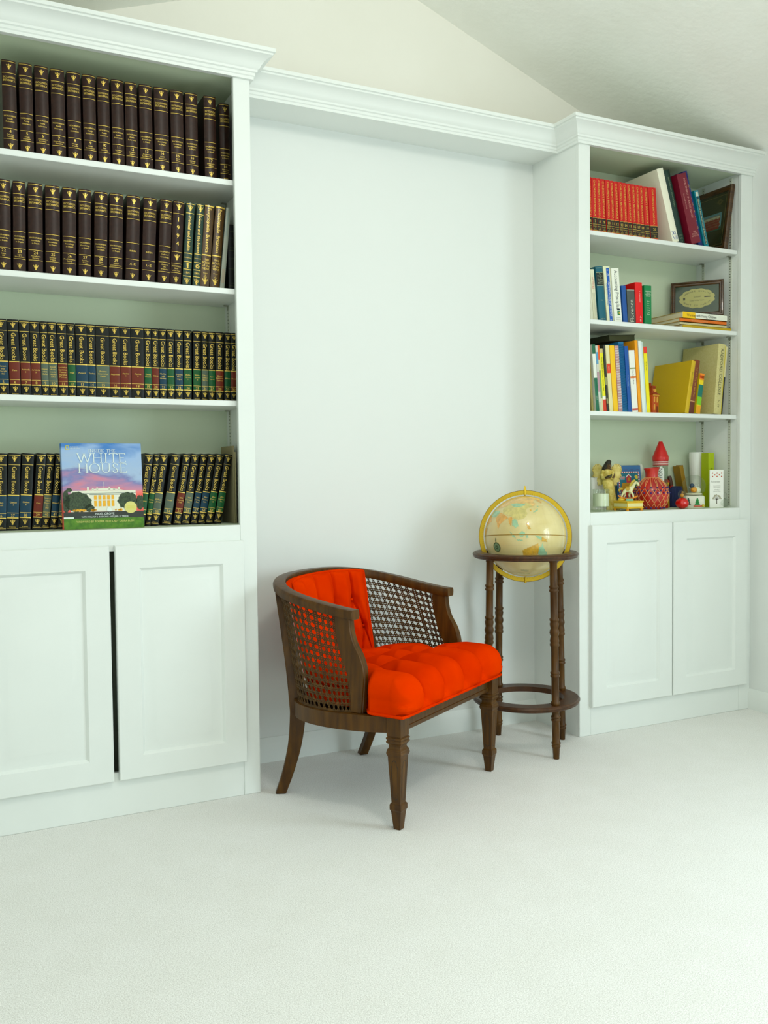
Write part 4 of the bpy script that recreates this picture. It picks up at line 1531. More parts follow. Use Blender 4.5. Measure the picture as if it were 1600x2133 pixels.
def team_photo(r, w, h):
    fw = 0.024
    MB().box(-w / 2 + fw - 0.002, w / 2 - fw + 0.002, 0.004, 0.0085, fw - 0.002, h - fw + 0.002).build('mat_board', flat((52, 46, 6), 0.6), r)
    x0, x1, z0, z1 = -w / 2 + fw, w / 2 - fw, h * 0.35, h * 0.62
    b = MB()
    g = 0.012
    for (a, q, u, v) in ((-w / 2 + fw + g, w / 2 - fw - g, fw + g, fw + g + 0.0015), (-w / 2 + fw + g, w / 2 - fw - g, h - fw - g - 0.0015, h - fw - g),
                         (-w / 2 + fw + g, -w / 2 + fw + g + 0.0015, fw + g, h - fw - g), (w / 2 - fw - g - 0.0015, w / 2 - fw - g, fw + g, h - fw - g)):
        b.box(a, q, 0.0032, 0.0042, u, v)
    # emblem near the top corner
    cx, cz = w / 2 - fw - 0.05, h - fw - 0.042
    for s in (1.0, 0.6):
        pts = [(cx + s * 0.02 * (1 if k % 2 else .9) * math.cos(PI * k / 2), cz + s * 0.014 * math.sin(PI * k / 2)) for k in range(4)]
        for k in range(4):
            p, q = pts[k], pts[(k + 1) % 4]
            b.tube([(p[0], 0.0036, p[1]), (q[0], 0.0036, q[1])], 0.0006, 4)
    b.build('gilt_line', flat((140, 116, 60), 0.5), r)
    p = MB()
    p.box(x0 + 0.03, x1 - 0.03, 0.003, 0.0045, z0, z1, 0)
    p.box(x0 + 0.03, x1 - 0.03, 0.0028, 0.003, z0 + (z1 - z0) * .0, z0 + (z1 - z0) * .18, 1)
    for row in range(5):
        for k in range(15):
            x = x0 + 0.037 + (x1 - x0 - 0.074) * (k + .5 * (row % 2)) / 15
            z = z0 + 0.012 + 0.0125 * row
            p.add([(x + 0.0058 * math.cos(2 * PI * j / 6), 0.0026 - 0.0002 * (5 - row) / 5, z + 0.0075 * math.sin(2 * PI * j / 6)) for j in range(6)], [tuple(range(6))], 2 if row < 4 else 3)
            p.add([(x + 0.0026 * math.cos(2 * PI * j / 6), 0.0022 - 0.0002 * (5 - row) / 5, z + 0.009 + 0.003 * math.sin(2 * PI * j / 6)) for j in range(6)], [tuple(range(6))], 4)
    p.build('team_photograph', [flat((110, 150, 156), 0.4), flat((40, 84, 60), 0.4), flat((150, 52, 30), 0.4), flat((214, 208, 170), 0.4), flat((176, 120, 84), 0.4)], r, fix=False)
    MB().box(-w / 2 + fw - 0.002, w / 2 - fw + 0.002, -0.002, -0.0012, fw - 0.002, h - fw + 0.002).build('glass_pane', PANE, r)


prof1 = [(0, 0.012), (0, -0.004), (0.004, -0.009), (0.014, -0.010), (0.020, -0.004), (0.024, -0.002), (0.024, 0.010)]
frame('framed_photograph', (2.690, 0.155, S1 + 0.0025), 'dark wooden frame holding a team photograph, tilted in the top corner', math.radians(-90), 0.0, -0.155, 0.246, 0.312, prof1, DKW, team_photo)

# ------------------------------------------------------------------ ornaments on the bottom compartment
Z0 = ZB + 0.0004


def root(name, x, y, label, cat, rz=0.0):
    return empty(name, (x, y, Z0), label, cat, None, rz)


# candle in a glass
r = root('candle', 1.978, 0.072, 'white candle in a straight clear glass tumbler', 'candle')
MB().lathe([(0.0355, 0.0), (0.0375, 0.002), (0.0375, 0.098), (0.0362, 0.099), (0.0350, 0.098), (0.0350, 0.022), (0.030, 0.018), (0.0, 0.018)], seg=32).build('glass', GLASS, r)
MB().lathe([(0.0, 0.0235), (0.0345, 0.0235), (0.0345, 0.078), (0.030, 0.0795), (0.0, 0.079)], seg=32).build('wax', mat('candle_wax', (240, 240, 214), 0.5), r)
MB().tube([(0, 0, 0.078), (0.001, 0, 0.088)], 0.0012, 5).build('wick', flat((80, 74, 60)), r)

# white pot behind the angel
r = root('planter', 2.118, 0.254, 'plain white oblong planter behind the winged figurine', 'planter')
b = MB()
rings = []
for (a, q, z) in ((0.050, 0.020, 0.0), (0.053, 0.022, 0.006), (0.060, 0.024, 0.146), (0.062, 0.026, 0.150), (0.058, 0.022, 0.150), (0.052, 0.018, 0.02)):
    rings.append([(a * math.copysign(abs(math.cos(t)) ** .45, math.cos(t)), q * math.copysign(abs(math.sin(t)) ** .45, math.sin(t)), z) for t in [2 * PI * k / 32 for k in range(32)]])
b.loft(rings).build('pot', flat((232, 232, 226), 0.35), r)


# winged figurine
def skin_mesh(name, nodes, edges, material, parent, sub=2, rootv=0):
    """nodes: (x, y, z, radius_x, radius_y); one continuous surface grown along the edges"""
    me = bpy.data.meshes.new(name)
    me.from_pydata([n[:3] for n in nodes], edges, [])
    o = bpy.data.objects.new(name, me)
    col.objects.link(o)
    o.parent = parent
    md = o.modifiers.new('skin', 'SKIN')
    md.use_smooth_shade = True
    for i, n in enumerate(nodes):
        sv = me.skin_vertices[0].data[i]
        sv.radius = (n[3], n[4] if len(n) > 4 else n[3])
        sv.use_root = (i == rootv)
    sd = o.modifiers.new('sub', 'SUBSURF')
    sd.levels = sub
    sd.render_levels = sub
    me.materials.append(material)
    return o


r = root('angel_figurine', 2.112, 0.186, 'cream winged angel figurine with dark hair', 'figurine', rz=-0.62)
SK = flat((96, 72, 40), 0.5)
DR = noise_mix(mat('cream_gown', (212, 190, 90), 0.6), (196, 168, 60), (226, 208, 120), 60)
WG = noise_mix(mat('ivory_wing', (212, 192, 104), 0.6), (200, 176, 84), (224, 208, 130), 50)
nodes = [(0.0, 0, 0.150, .016, .012), (0.0, 0, 0.172, .018, .013), (0.002, 0, 0.190, .0075, .0075), (0.006, -0.003, 0.206, .0125, .012), (0.008, -0.005, 0.216, .010, .010),
         (-0.017, 0, 0.180, .008, .008), (-0.025, -0.004, 0.160, .0065, .0065), (-0.020, -0.016, 0.144, .0055, .0055), (-0.004, -0.026, 0.148, .0045, .0045), (0.006, -0.028, 0.150, .004, .004),
         (0.020, 0, 0.180, .008, .008), (0.028, -0.006, 0.160, .0065, .0065), (0.024, -0.018, 0.148, .0055, .0055), (0.012, -0.026, 0.150, .0045, .0045)]
edges = [(0, 1), (1, 2), (2, 3), (3, 4), (1, 5), (5, 6), (6, 7), (7, 8), (8, 9), (1, 10), (10, 11), (11, 12), (12, 13)]
skin_mesh('body', nodes, edges, SK, r)
b = MB()
rings = []
for (cx, cy, a, q, z) in ((0.024, -0.006, 0.030, 0.024, 0.0), (0.022, -0.006, 0.027, 0.022, 0.02), (0.014, -0.006, 0.021, 0.019, 0.06), (0.006, -0.006, 0.024, 0.020, 0.10), (0.0, -0.003, 0.025, 0.019, 0.128),
                          (0.0, 0, 0.017, 0.0135, 0.15), (0.0, 0, 0.0205, 0.0155, 0.166), (0.0, 0, 0.0215, 0.0145, 0.178), (0.0, 0, 0.012, 0.010, 0.187)):
    rings.append([(cx + a * (1 + .09 * math.cos(7 * t) * (1 - z / .2)) * math.cos(t), cy + q * (1 + .09 * math.cos(7 * t) * (1 - z / .2)) * math.sin(t), z) for t in [2 * PI * k / 42 for k in range(42)]])
b.loft(rings).build('gown', DR, r)
b = MB()
for q in (-1, 1):
    b.tube([(q * 0.017, 0, 0.181), (q * 0.0255, -0.004, 0.161), (q * 0.021, -0.015, 0.146), (q * 0.011, -0.0235, 0.1485)], [0.0098, 0.0085, 0.0078, 0.007], 10)
b.build('sleeves', DR, r)
b = MB()
rings = []
for (cx, cy, a, q, z) in ((-0.022, 0.008, 0.006, 0.005, 0.166), (-0.018, 0.007, 0.0105, 0.009, 0.180), (-0.008, 0.005, 0.0145, 0.0125, 0.198), (0.0005, 0.0035, 0.0155, 0.0145, 0.212), (0.005, 0.001, 0.0125, 0.0125, 0.224), (0.006, 0, 0.005, 0.005, 0.231)):
    rings.append([(cx + a * math.cos(t), cy + q * math.sin(t), z) for t in [2 * PI * k / 20 for k in range(20)]])
b.loft(rings).build('hair', flat((38, 34, 20), 0.45), r)
b = MB()
for (x, z, s) in ((0.0115, 0.2105, .0018), (0.0035, 0.2105, .0018)):
    b.sphere((x, -0.0150, z), s, 8, 5)
b.build('eyes', flat((20, 18, 14)), r)
MB().sphere((0.0078, -0.0168, 0.2055), 0.0024, 8, 6, sc=(.8, 1, 1.3)).build('nose', SK, r)
MB().sphere((0.0078, -0.0150, 0.1995), 0.0028, 8, 6, sc=(1.2, .6, .5)).build('mouth', flat((110, 48, 34)), r)
b = MB()
b.sphere((0.006, -0.032, 0.155), 0.008, 10, 7, sc=(1.3, .9, .8)).sphere((0.014, -0.033, 0.161), 0.0045, 8, 6)
b.tube([(-0.004, -0.031, 0.154), (-0.016, -0.028, 0.150)], [0.004, 0.0015], 6)
b.build('dove', flat((70, 62, 36), 0.6), r)
for q in (-1, 1):
    out = [(0.006, 0.150), (0.018, 0.196), (0.036, 0.214), (0.052, 0.212), (0.064, 0.200), (0.068, 0.184), (0.062, 0.168), (0.066, 0.155), (0.056, 0.146), (0.058, 0.132), (0.046, 0.126), (0.044, 0.112), (0.030, 0.112), (0.014, 0.125)]
    b = MB()
    n = len(out)
    cx_, cz_ = 0.034, 0.162
    f_ = lambda k, y: [(q * (cx_ + (x - cx_) * k), 0.016 + y + 0.12 * max(0, x - .02), cz_ + (z - cz_) * k) for x, z in out]
    b.loft([f_(0.3, 0.0105), f_(0.8, 0.009), f_(1.0, 0.0065), f_(1.0, 0.0045), f_(0.8, 0.002), f_(0.3, 0.0005)])
    w_ = b.build('wing', WG, r, sharp=50)
    e = MB()
    for k in range(n):
        (x0, z0), (x1, z1) = out[k], out[(k + 1) % n]
        for u in (0.2, 0.6):
            x, z = x0 + (x1 - x0) * u, z0 + (z1 - z0) * u
            X_, Z_ = cx_ + (x - cx_) * .86, cz_ + (z - cz_) * .86
            e.tube([(q * x, 0.0205 + .12 * max(0, x - .02), z), (q * X_, 0.0190 + .12 * max(0, X_ - .02), Z_)], 0.0009, 4)
    e.build('feather_marks', flat((110, 88, 30)), w_)

# painted house tile
r = root('painted_tile', 2.284, 0.222, 'blue painted tile showing a red house, leaning behind the horse', 'plaque')
r.rotation_euler = (-0.14, 0, -0.25)
tw, th = 0.126, 0.208
MB().box(-tw / 2, tw / 2, 0, 0.008, 0, th).build('board', flat((20, 92, 150), 0.4), r, bevel=0.002)
b = MB()
mt = [flat((238, 232, 226)), flat((190, 54, 60)), flat((190, 140, 20)), flat((170, 44, 28)), flat((10, 110, 132)), flat((222, 200, 60)), flat((30, 120, 80)), flat((60, 70, 120))]
rc = lambda x0, x1, z0, z1, m, e: b.add([(x0, -e, z0), (x1, -e, z0), (x1, -e, z1), (x0, -e, z1)], [(0, 1, 2, 3)], m)
rc(-0.054, 0.054, 0.01, 0.178, 4, 0.0005)
k = 0
for side in range(4):
    L = 0.108 if side % 2 == 0 else 0.168
    nn = int(L / 0.006)
    for i in range(nn):
        u = i * L / nn
        m = 0 if i % 2 else 1
        if side == 0:
            rc(-0.054 + u, -0.054 + u + L / nn, 0.172, 0.178, m, 0.0008)
        elif side == 2:
            rc(-0.054 + u, -0.054 + u + L / nn, 0.010, 0.016, m, 0.0008)
        elif side == 1:
            rc(-0.054, -0.048, 0.010 + u, 0.010 + u + L / nn, m, 0.0008)
        else:
            rc(0.048, 0.054, 0.010 + u, 0.010 + u + L / nn, m, 0.0008)
rc(0.02, 0.048, 0.10, 0.14, 6, 0.0006)
b.add([(-0.046, -0.001, 0.088), (0.034, -0.001, 0.088), (0.026, -0.001, 0.124), (-0.036, -0.001, 0.124)], [(0, 1, 2, 3)], 2)
rc(-0.044, 0.032, 0.02, 0.088, 3, 0.0009)
rc(-0.014, 0.010, 0.124, 0.154, 1, 0.0010)
b.add([(-0.020, -0.0012, 0.150), (0.016, -0.0012, 0.150), (-0.002, -0.0012, 0.167)], [(0, 1, 2)], 0)
b.add([(-0.014, -0.0014, 0.150), (0.010, -0.0014, 0.150), (-0.002, -0.0014, 0.161)], [(0, 1, 2)], 1)
rc(-0.006, 0.002, 0.134, 0.148, 2, 0.0015)
for (x, z) in ((-0.034, 0.05), (-0.012, 0.05), (0.012, 0.05)):
    rc(x, x + 0.013, z, z + 0.022, 0, 0.0012)
    rc(x + 0.001, x + 0.012, z + 0.001, z + 0.021, 7, 0.0014)
for i in range(5):
    rc(-0.046 + 0.002 * (i % 2), -0.022, 0.140 + 0.003 * i, 0.1418 + 0.003 * i, i % 2, 0.0012)
b.add([(0.034 + 0.012 * math.cos(a), -0.0012, 0.150 + 0.012 * math.sin(a)) for a in [-1.2 + 2.9 * k / 8 for k in range(9)]] + [(0.028, -0.0012, 0.152)], [tuple(range(10))], 5)
for i in range(4):
    rc(-0.05 + 0.03 * i, -0.035 + 0.03 * i, 0.186, 0.189, 7, 0.0008)
b.build('house_painting', mt, r, fix=False)

# rocking horse on a box
r = root('rocking_horse_ornament', 2.140, 0.078, 'yellow rocking horse music box with a cream horse', 'ornament', rz=math.radians(-38))
YL, CR = flat((226, 184, 30), 0.45), flat((226, 216, 150), 0.45)
b = MB()
hexr = lambda rad, z: [(rad * 1.02 * math.cos(PI / 4 + PI * k / 2), rad * 1.02 * math.sin(PI / 4 + PI * k / 2), z) for k in range(4)]
b.loft([hexr(0.066, 0.010), hexr(0.066, 0.013), hexr(0.063, 0.014), hexr(0.063, 0.036), hexr(0.067, 0.038), hexr(0.067, 0.042), hexr(0.060, 0.044)])
b.xf(Matrix.Rotation(math.radians(-52), 4, 'Z'))
b.build('box', YL, r)
b = MB()
for k in range(4):
    a = math.radians(-52) + PI / 2 * k
    M = Matrix.Rotation(a, 4, 'Z')
    s = len(b.v)
    b.box(-0.043, 0.043, -0.0462, -0.0450, 0.018, 0.033)
    b.xf(M, s)
b.build('cream_panels', CR, r)
b = MB()
for k in range(4):
    a = math.radians(-52) + PI / 4 + PI / 2 * k
    b.lathe([(0.006, 0.0), (0.007, 0.003), (0.006, 0.010)], (0.057 * math.cos(a), 0.057 * math.sin(a)), 8)
b.build('feet', flat((230, 150, 20), 0.45), r)
MB().lathe([(0.016, 0.0435), (0.017, 0.047), (0.015, 0.052), (0.011, 0.056), (0.009, 0.060), (0.0, 0.061)], (-0.030, 0.0), 16).build('dome', flat((222, 190, 60), 0.45), r)
MB().box(-0.012, 0.020, -0.038, -0.020, 0.0435, 0.053).build('teal_parcel', flat((120, 190, 160), 0.45), r, bevel=0.001)
HB = flat((226, 222, 170), 0.45)
nodes = [(-0.014, 0, 0.092, .0125, .0115), (0.006, 0, 0.094, .013, .012), (0.018, 0, 0.104, .010, .009), (0.027, -0.002, 0.120, .0085, .0075), (0.034, -0.003, 0.129, .0085, .0075), (0.043, -0.005, 0.118, .006, .006), (0.047, -0.006, 0.110, .0055, .0055),
         (0.012, -0.008, 0.084, .006, .006), (0.020, -0.010, 0.070, .0045, .0045), (0.022, -0.010, 0.0585, .004, .004), (0.010, 0.008, 0.084, .006, .006), (0.004, 0.010, 0.070, .0045, .0045), (0.008, 0.010, 0.0585, .004, .004),
         (-0.018, -0.008, 0.084, .007, .007), (-0.027, -0.010, 0.072, .0045, .0045), (-0.030, -0.010, 0.0585, .004, .004), (-0.018, 0.008, 0.084, .007, .007), (-0.012, 0.010, 0.070, .0045, .0045), (-0.020, 0.010, 0.0585, .004, .004)]
edges = [(0, 1), (1, 2), (2, 3), (3, 4), (4, 5), (5, 6), (1, 7), (7, 8), (8, 9), (1, 10), (10, 11), (11, 12), (0, 13), (13, 14), (14, 15), (0, 16), (16, 17), (17, 18)]
skin_mesh('horse_body', nodes, edges, HB, r, sub=2)
b = MB()
b.tube([(0.030, 0, 0.138), (0.020, 0.0, 0.130), (0.012, 0, 0.118), (0.006, 0, 0.108)], [0.004, 0.006, 0.006, 0.004], 8)
b.tube([(-0.024, 0, 0.098), (-0.034, 0.0, 0.100), (-0.041, 0, 0.090), (-0.040, 0, 0.078)], [0.003, 0.005, 0.005, 0.002], 8)
b.build('mane_and_tail', flat((196, 170, 60), 0.5), r)
b = MB()
b.grid(lambda u, v: (-0.012 + 0.02 * u, 0.0135 * math.cos(PI * (v * 1.2 - .1)), 0.094 + 0.0145 * math.sin(PI * (v * 1.2 - .1))), 4, 12)
b.build('saddle', flat((186, 150, 40), 0.5), r)
b = MB()
for y in (-0.010, 0.010):
    b.tube([(-0.045, y, 0.068), (-0.030, y, 0.0565), (-0.004, y, 0.0535 if y > 0 else 0.0545), (0.020, y, 0.0555), (0.040, y, 0.064)], 0.0035, 6)
b.build('rockers', flat((232, 140, 30), 0.45), r)
b = MB()
for y in (-0.0125, 0.004):
    b.sphere((0.0375, y, 0.128), 0.0016, 6, 4)
b.build('eyes', flat((40, 40, 30)), r)
MB().tube([(0.041, -0.0115, 0.116), (0.047, -0.0045, 0.116), (0.042, 0.0035, 0.116)], 0.0009, 4).build('bridle', flat((90, 100, 80)), r)

# red vase in a beaded net
r = root('vase', 2.316, 0.118, 'red pottery vase wrapped in a corded net with purple beads', 'vase')
BODY = [(0.046, 0.0), (0.058, 0.010), (0.070, 0.030), (0.0765, 0.055), (0.0775, 0.072), (0.074, 0.092), (0.064, 0.114), (0.050, 0.130), (0.036, 0.142), (0.0295, 0.148)]


def vr_(z):
    for (r0, z0), (r1, z1) in zip(BODY, BODY[1:]):
        if z0 <= z <= z1:
            return r0 + (r1 - r0) * (z - z0) / (z1 - z0)
    return BODY[-1][0]


NECK = BODY + [(0.029, 0.156), (0.0295, 0.170), (0.033, 0.184), (0.0365, 0.192), (0.0355, 0.192), (0.0285, 0.175), (0.027, 0.15), (0.0, 0.14)]
vb = MB().lathe(NECK, seg=40)
for i, p in enumerate(vb.v):
    if p[2] > 0.18:
        vb.v[i] = (p[0], p[1], p[2] + 0.12 * p[0])
vb.build('body', noise_mix(mat('red_glaze', (186, 22, 10), 0.28, coat=0.4), (160, 14, 8), (204, 34, 12), 12), r)
b = MB()
N = 16
for k in range(N):
    a0 = 2 * PI * k / N
    for sgn in (1, -1):
        path = []
        for q in range(19):
            z = 0.100 - 0.094 * q / 18
            a = a0 + sgn * (PI / N) * 3.0 * q / 18 * 1.33
            rr = vr_(z) + 0.0012
            path.append((rr * math.cos(a), rr * math.sin(a), z))
        b.tube(path, 0.0011, 4)
    for sgn in (-1, 1):
        path = []
        for q in range(8):
            z = 0.100 + 0.046 * q / 7
            a = a0 + sgn * (PI / N) * 0.55 * q / 7
            rr = vr_(z) + 0.0012
            path.append((rr * math.cos(a), rr * math.sin(a), z))
        b.tube(path, 0.0010, 4)
b.tube([(0.0305 * math.cos(2 * PI * k / 24), 0.0305 * math.sin(2 * PI * k / 24), 0.1475) for k in range(24)], 0.0014, 4, closed=True)
b.build('net', flat((226, 172, 110), 0.7), r)
b = MB()
for k in range(N):
    for (q, z) in ((0, 0.100), (0.5, 0.0882), (1, 0.0765), (0.0, 0.0075)):
        a = 2 * PI * (k + q) / N
        rr = vr_(z) + 0.002
        b.sphere((rr * math.cos(a), rr * math.sin(a), z), 0.0042, 8, 5)
b.build('beads', flat((60, 34, 110), 0.4), r)

# clear tube in the shape of a crayon
r = root('crayon_bank', 2.452, 0.205, 'giant red tipped clear crayon shaped tube', 'money bank')
MB().lathe([(0.0375, 0.226), (0.0382, 0.230), (0.0382, 0.2445), (0.0378, 0.2455), (0.0105, 0.3135), (0.0085, 0.318), (0.0, 0.318)], seg=32).build('tip', flat((200, 12, 6), 0.32, 0.3), r)
MB().lathe([(0.0345, 0.022), (0.0345, 0.210), (0.0335, 0.211), (0.0335, 0.022)], seg=32, cap=False).build('tube', THIN, r)
MB().lathe([(0.036, 0.0), (0.036, 0.018), (0.0345, 0.022), (0.0, 0.022)], seg=32).build('base', flat((190, 16, 8), 0.35), r)
b = MB()
for (z0, z1, m) in ((0.204, 0.2085, 1), (0.2085, 0.2135, 0), (0.2135, 0.218, 1), (0.218, 0.2225, 0), (0.2225, 0.227, 1)):
    b.lathe([(0.0362, z0), (0.0362, z1)], seg=32, cap=False, m=m)
b.build('striped_collar', [flat((240, 236, 226)), flat((170, 30, 30))], r)
b = MB()
va = math.atan2(-3.325, -3.14)
cyl = lambda e: (lambda a, z: ((0.0345 + e) * math.cos(va + a / 0.0345), (0.0345 + e) * math.sin(va + a / 0.0345), z))
n = 20
pts = []
for k in range(n + 1):
    t = PI * k / n
    pts.append((0.017 * math.cos(t), 0.176 + 0.022 * math.sin(t)))
for k in range(n + 1):
    t = PI + PI * k / n
    pts.append((0.017 * math.cos(t), 0.060 + 0.022 * math.sin(t)))
cen = [(0.0, 0.118)]
fn = cyl(0.0006)
for (x0, x1) in [(-0.017 + 0.0034 * i, -0.017 + 0.0034 * (i + 1)) for i in range(10)]:
    zt = lambda x: 0.176 + 0.022 * math.sqrt(max(0, 1 - (x / 0.017) ** 2))
    zb_ = lambda x: 0.060 - 0.022 * math.sqrt(max(0, 1 - (x / 0.017) ** 2))
    b.add([fn(x0, zb_(x0)), fn(x1, zb_(x1)), fn(x1, zt(x1)), fn(x0, zt(x0))], [(0, 1, 2, 3)], 0)
b.text('CRAYON', cyl(0.0012), 0.024, 0.0, 0.140, 1, rot=PI / 2)
b.build('paper_label', [flat((226, 232, 222), 0.5), flat((40, 44, 44))], r, fix=False)

# round white ornament behind the vase
r = root('white_bud_ornament', 2.375, 0.262, 'small pale egg shaped ornament behind the rim of the red vase', 'ornament')
MB().lathe([(0.013, 0.0), (0.015, 0.006), (0.006, 0.02), (0.006, 0.15), (0.014, 0.165), (0.0175, 0.182), (0.0165, 0.198), (0.010, 0.210), (0.0, 0.213)], seg=20).build('stem_and_bud', flat((204, 208, 190), 0.35), r)

# yellow and red peg figure, blue pot and marker
r = root('peg_figure', 2.515, 0.235, 'yellow wooden peg figure half hidden behind the clear crayon tube', 'figurine')
MB().lathe([(0.017, 0.0), (0.018, 0.004), (0.0175, 0.07), (0.010, 0.098), (0.008, 0.104)], seg=20).build('body', flat((206, 160, 20), 0.45), r)
MB().sphere((0, 0, 0.118), 0.0165, 16, 10).build('head', flat((222, 176, 40), 0.45), r)
MB().lathe([(0.020, 0.122), (0.019, 0.126), (0.012, 0.136), (0.0, 0.139)], seg=20).build('cap', flat((170, 40, 20), 0.45), r)
r = root('pencil_pot', 2.566, 0.232, 'dark blue woven pot behind the snow globes', 'pot')
pb = MB().lathe([(0.026, 0.0), (0.029, 0.004), (0.035, 0.095), (0.036, 0.102), (0.0335, 0.102), (0.027, 0.01), (0.0, 0.008)], seg=28)
pb.build('pot', flat((30, 42, 84), 0.6), r)
b = MB()
for k in range(28):
    a = 2 * PI * k / 28
    b.tube([(0.0295 * math.cos(a), 0.0295 * math.sin(a), 0.008), (0.0355 * math.cos(a + .05), 0.0355 * math.sin(a + .05), 0.094)], 0.0016, 4)
b.build('woven_ribs', flat((44, 58, 108), 0.6), r)
r = empty('marker_pen', (2.568, 0.225, Z0 + 0.012), 'fat red marker pen leaning in the dark blue pot', 'pen', rot=(0.0, -0.30, 0.0))
MB().lathe([(0.0095, 0.0), (0.010, 0.004), (0.010, 0.10)], seg=16).build('barrel', flat((180, 40, 20), 0.4), r)
MB().lathe([(0.0115, 0.10), (0.0115, 0.140), (0.010, 0.146), (0.0, 0.147)], seg=16).build('cap', flat((70, 34, 16), 0.4), r)

plain_volume('small_book', ('', 2.652, 0.024, 0.205, -0.24), 0.225, Z0, 'narrow mustard brown book leaning on the white vase', None, flat((150, 112, 14), 0.5), 0.045, 0.0015)

r = root('white_vase', 2.702, 0.225, 'tall white tapered vase in the corner behind the snow globe', 'vase')
MB().lathe([(0.024, 0.0), (0.0245, 0.004), (0.0255, 0.05), (0.0295, 0.13), (0.0345, 0.245), (0.0335, 0.266), (0.0315, 0.268), (0.030, 0.262), (0.025, 0.12), (0.02, 0.01), (0, 0.008)], seg=36).build('body', mat('white_porcelain', (238, 240, 232), 0.25, coat=0.3), r)

plain_volume('small_book', ('', 2.7095, 0.036, 0.262, 0.0), 0.135, Z0, 'narrow lime green box book standing behind the white card', None, flat((170, 190, 10), 0.45), 0.045, 0.0006,
             bands(('t', 'Play and Learn', 0.35, 0.85, 0.011, (70, 90, 10))))


# snow globes
def snow_globe(x, y, label, R, zc_, seg=32):
    rr = root('snow_globe', x, y, label, 'snow globe')
    rr['group'] = 'snow globes'
    prof = []
    for k in range(15):
        a = -1.08 + (PI / 2 + 1.08) * k / 14
        prof.append((R * math.cos(a), zc_ + R * math.sin(a)))
    MB().lathe(prof, seg=seg).build('glass_dome', GLASS, rr)
    return rr


r = snow_globe(2.560, 0.098, 'large snow globe with painted trees on its white base', 0.0535, 0.104)
b = MB()
rings = []
for (a, z) in ((0.046, 0.0), (0.048, 0.003), (0.048, 0.052), (0.044, 0.058), (0.028, 0.062)):
    rings.append([(a * math.copysign(abs(math.cos(t)) ** .5, math.cos(t)), a * .9 * math.copysign(abs(math.sin(t)) ** .5, math.sin(t)), z) for t in [2 * PI * k / 40 for k in range(40)]])
b.loft(rings).xf(Matrix.Rotation(-0.75, 4, 'Z'))
b.build('base', flat((224, 226, 206), 0.4), r)
b = MB()
for (cx, s) in ((-0.026, 0.9), (0.014, 1.0)):
    for k in range(3):
        z = 0.016 + 0.009 * k
        w2 = (0.013 - 0.003 * k) * s
        b.loft([[(cx - w2, -0.0445, z), (cx + w2, -0.0445, z), (cx + w2, -0.041, z), (cx - w2, -0.041, z)], [(cx - .002, -0.0455, z + 0.014), (cx + .002, -0.0455, z + 0.014), (cx + .002, -0.042, z + 0.014), (cx - .002, -0.042, z + 0.014)]], 0 if cx < 0 else 1)
b.box(-0.002, 0.034, -0.048, -0.040, 0.008, 0.0125, 2)
b.sphere((0.040, -0.042, 0.012), 0.007, 8, 6, 3)
b.xf(Matrix.Rotation(-0.75, 4, 'Z'))
b.build('painted_trees', [flat((12, 66, 50), 0.4), flat((10, 130, 50), 0.4), flat((200, 70, 30), 0.4), flat((214, 190, 60), 0.4)], r)
b = MB()
b.sphere((-0.012, -0.012, 0.086), 0.014, 12, 8, 0, sc=(1.2, 1, .9))
b.sphere((0.016, -0.004, 0.084), 0.016, 12, 8, 1, sc=(1.2, 1, 1.1)).lathe([(0.040, 0.064), (0.036, 0.070), (0.0, 0.074)], seg=20, m=1)
b.sphere((0.0, 0.012, 0.106), 0.011, 10, 7, 2)
b.build('winter_scene', [flat((224, 150, 20), 0.5), flat((232, 230, 200), 0.5), flat((30, 60, 90), 0.5)], r)
r = snow_globe(2.455, 0.066, 'small snow globe on a red tomato shaped base', 0.0205, 0.066, 24)
tb = MB()
tb.grid(lambda u, v: ((lambda a, q: ((0.030 * math.sin(q)) * (1 + 0.05 * math.cos(5 * a)) * math.cos(a), (0.030 * math.sin(q)) * (1 + 0.05 * math.cos(5 * a)) * math.sin(a), 0.0255 - 0.0255 * math.cos(q)))(2 * PI * u, PI * v)), 30, 14, close_u=True)
tb.build('tomato_base', flat((206, 14, 6), 0.25, 0.5), r)
b = MB()
for k in range(5):
    a = 2 * PI * k / 5
    b.add([(0.004 * math.cos(a + 1.2), 0.004 * math.sin(a + 1.2), 0.0485), (0.021 * math.cos(a), 0.021 * math.sin(a), 0.0455), (0.004 * math.cos(a - 1.2), 0.004 * math.sin(a - 1.2), 0.0485)], [(0, 1, 2)])
b.build('leaves', flat((40, 84, 24)), r)
b = MB()
b.sphere((-0.002, 0, 0.062), 0.0095, 10, 7, 0).sphere((0.001, 0, 0.076), 0.006, 10, 7, 1)
b.build('tiny_bear', [flat((200, 140, 30)), flat((150, 110, 30))], r)

# white card with a tree
r = root('place_card', 2.660, 0.052, 'white printed card with a little tree, standing at the shelf front', 'card', rz=-0.08)
cw, chh = 0.082, 0.180
MB().box(-cw / 2, cw / 2, 0, 0.004, 0, chh).build('card', flat((244, 244, 236), 0.5), r, bevel=0.0006)
b = MB()
fn = lambda a, z: (a, -0.0005, z)
for (i, j) in ((0, 0), (2, 0), (4, 0), (1, 1), (3, 1), (0, 2), (2, 2), (4, 2)):
    x, z = -0.026 + 0.0135 * i, 0.164 - 0.0078 * j
    b.poly([(x + 0.0042 * math.cos(2 * PI * k / 8), z + 0.0032 * math.sin(2 * PI * k / 8)) for k in range(8)], fn, 0)
b.text('Remember', fn, 0.012, -0.006, 0.124, 1)
for k, s in enumerate(('the joy of learning', 'is shared by those', 'who teach us', 'to grow and bloom')):
    b.text(s, fn, 0.0056, 0, 0.104 - 0.0085 * k, 1, fit=cw * .8)
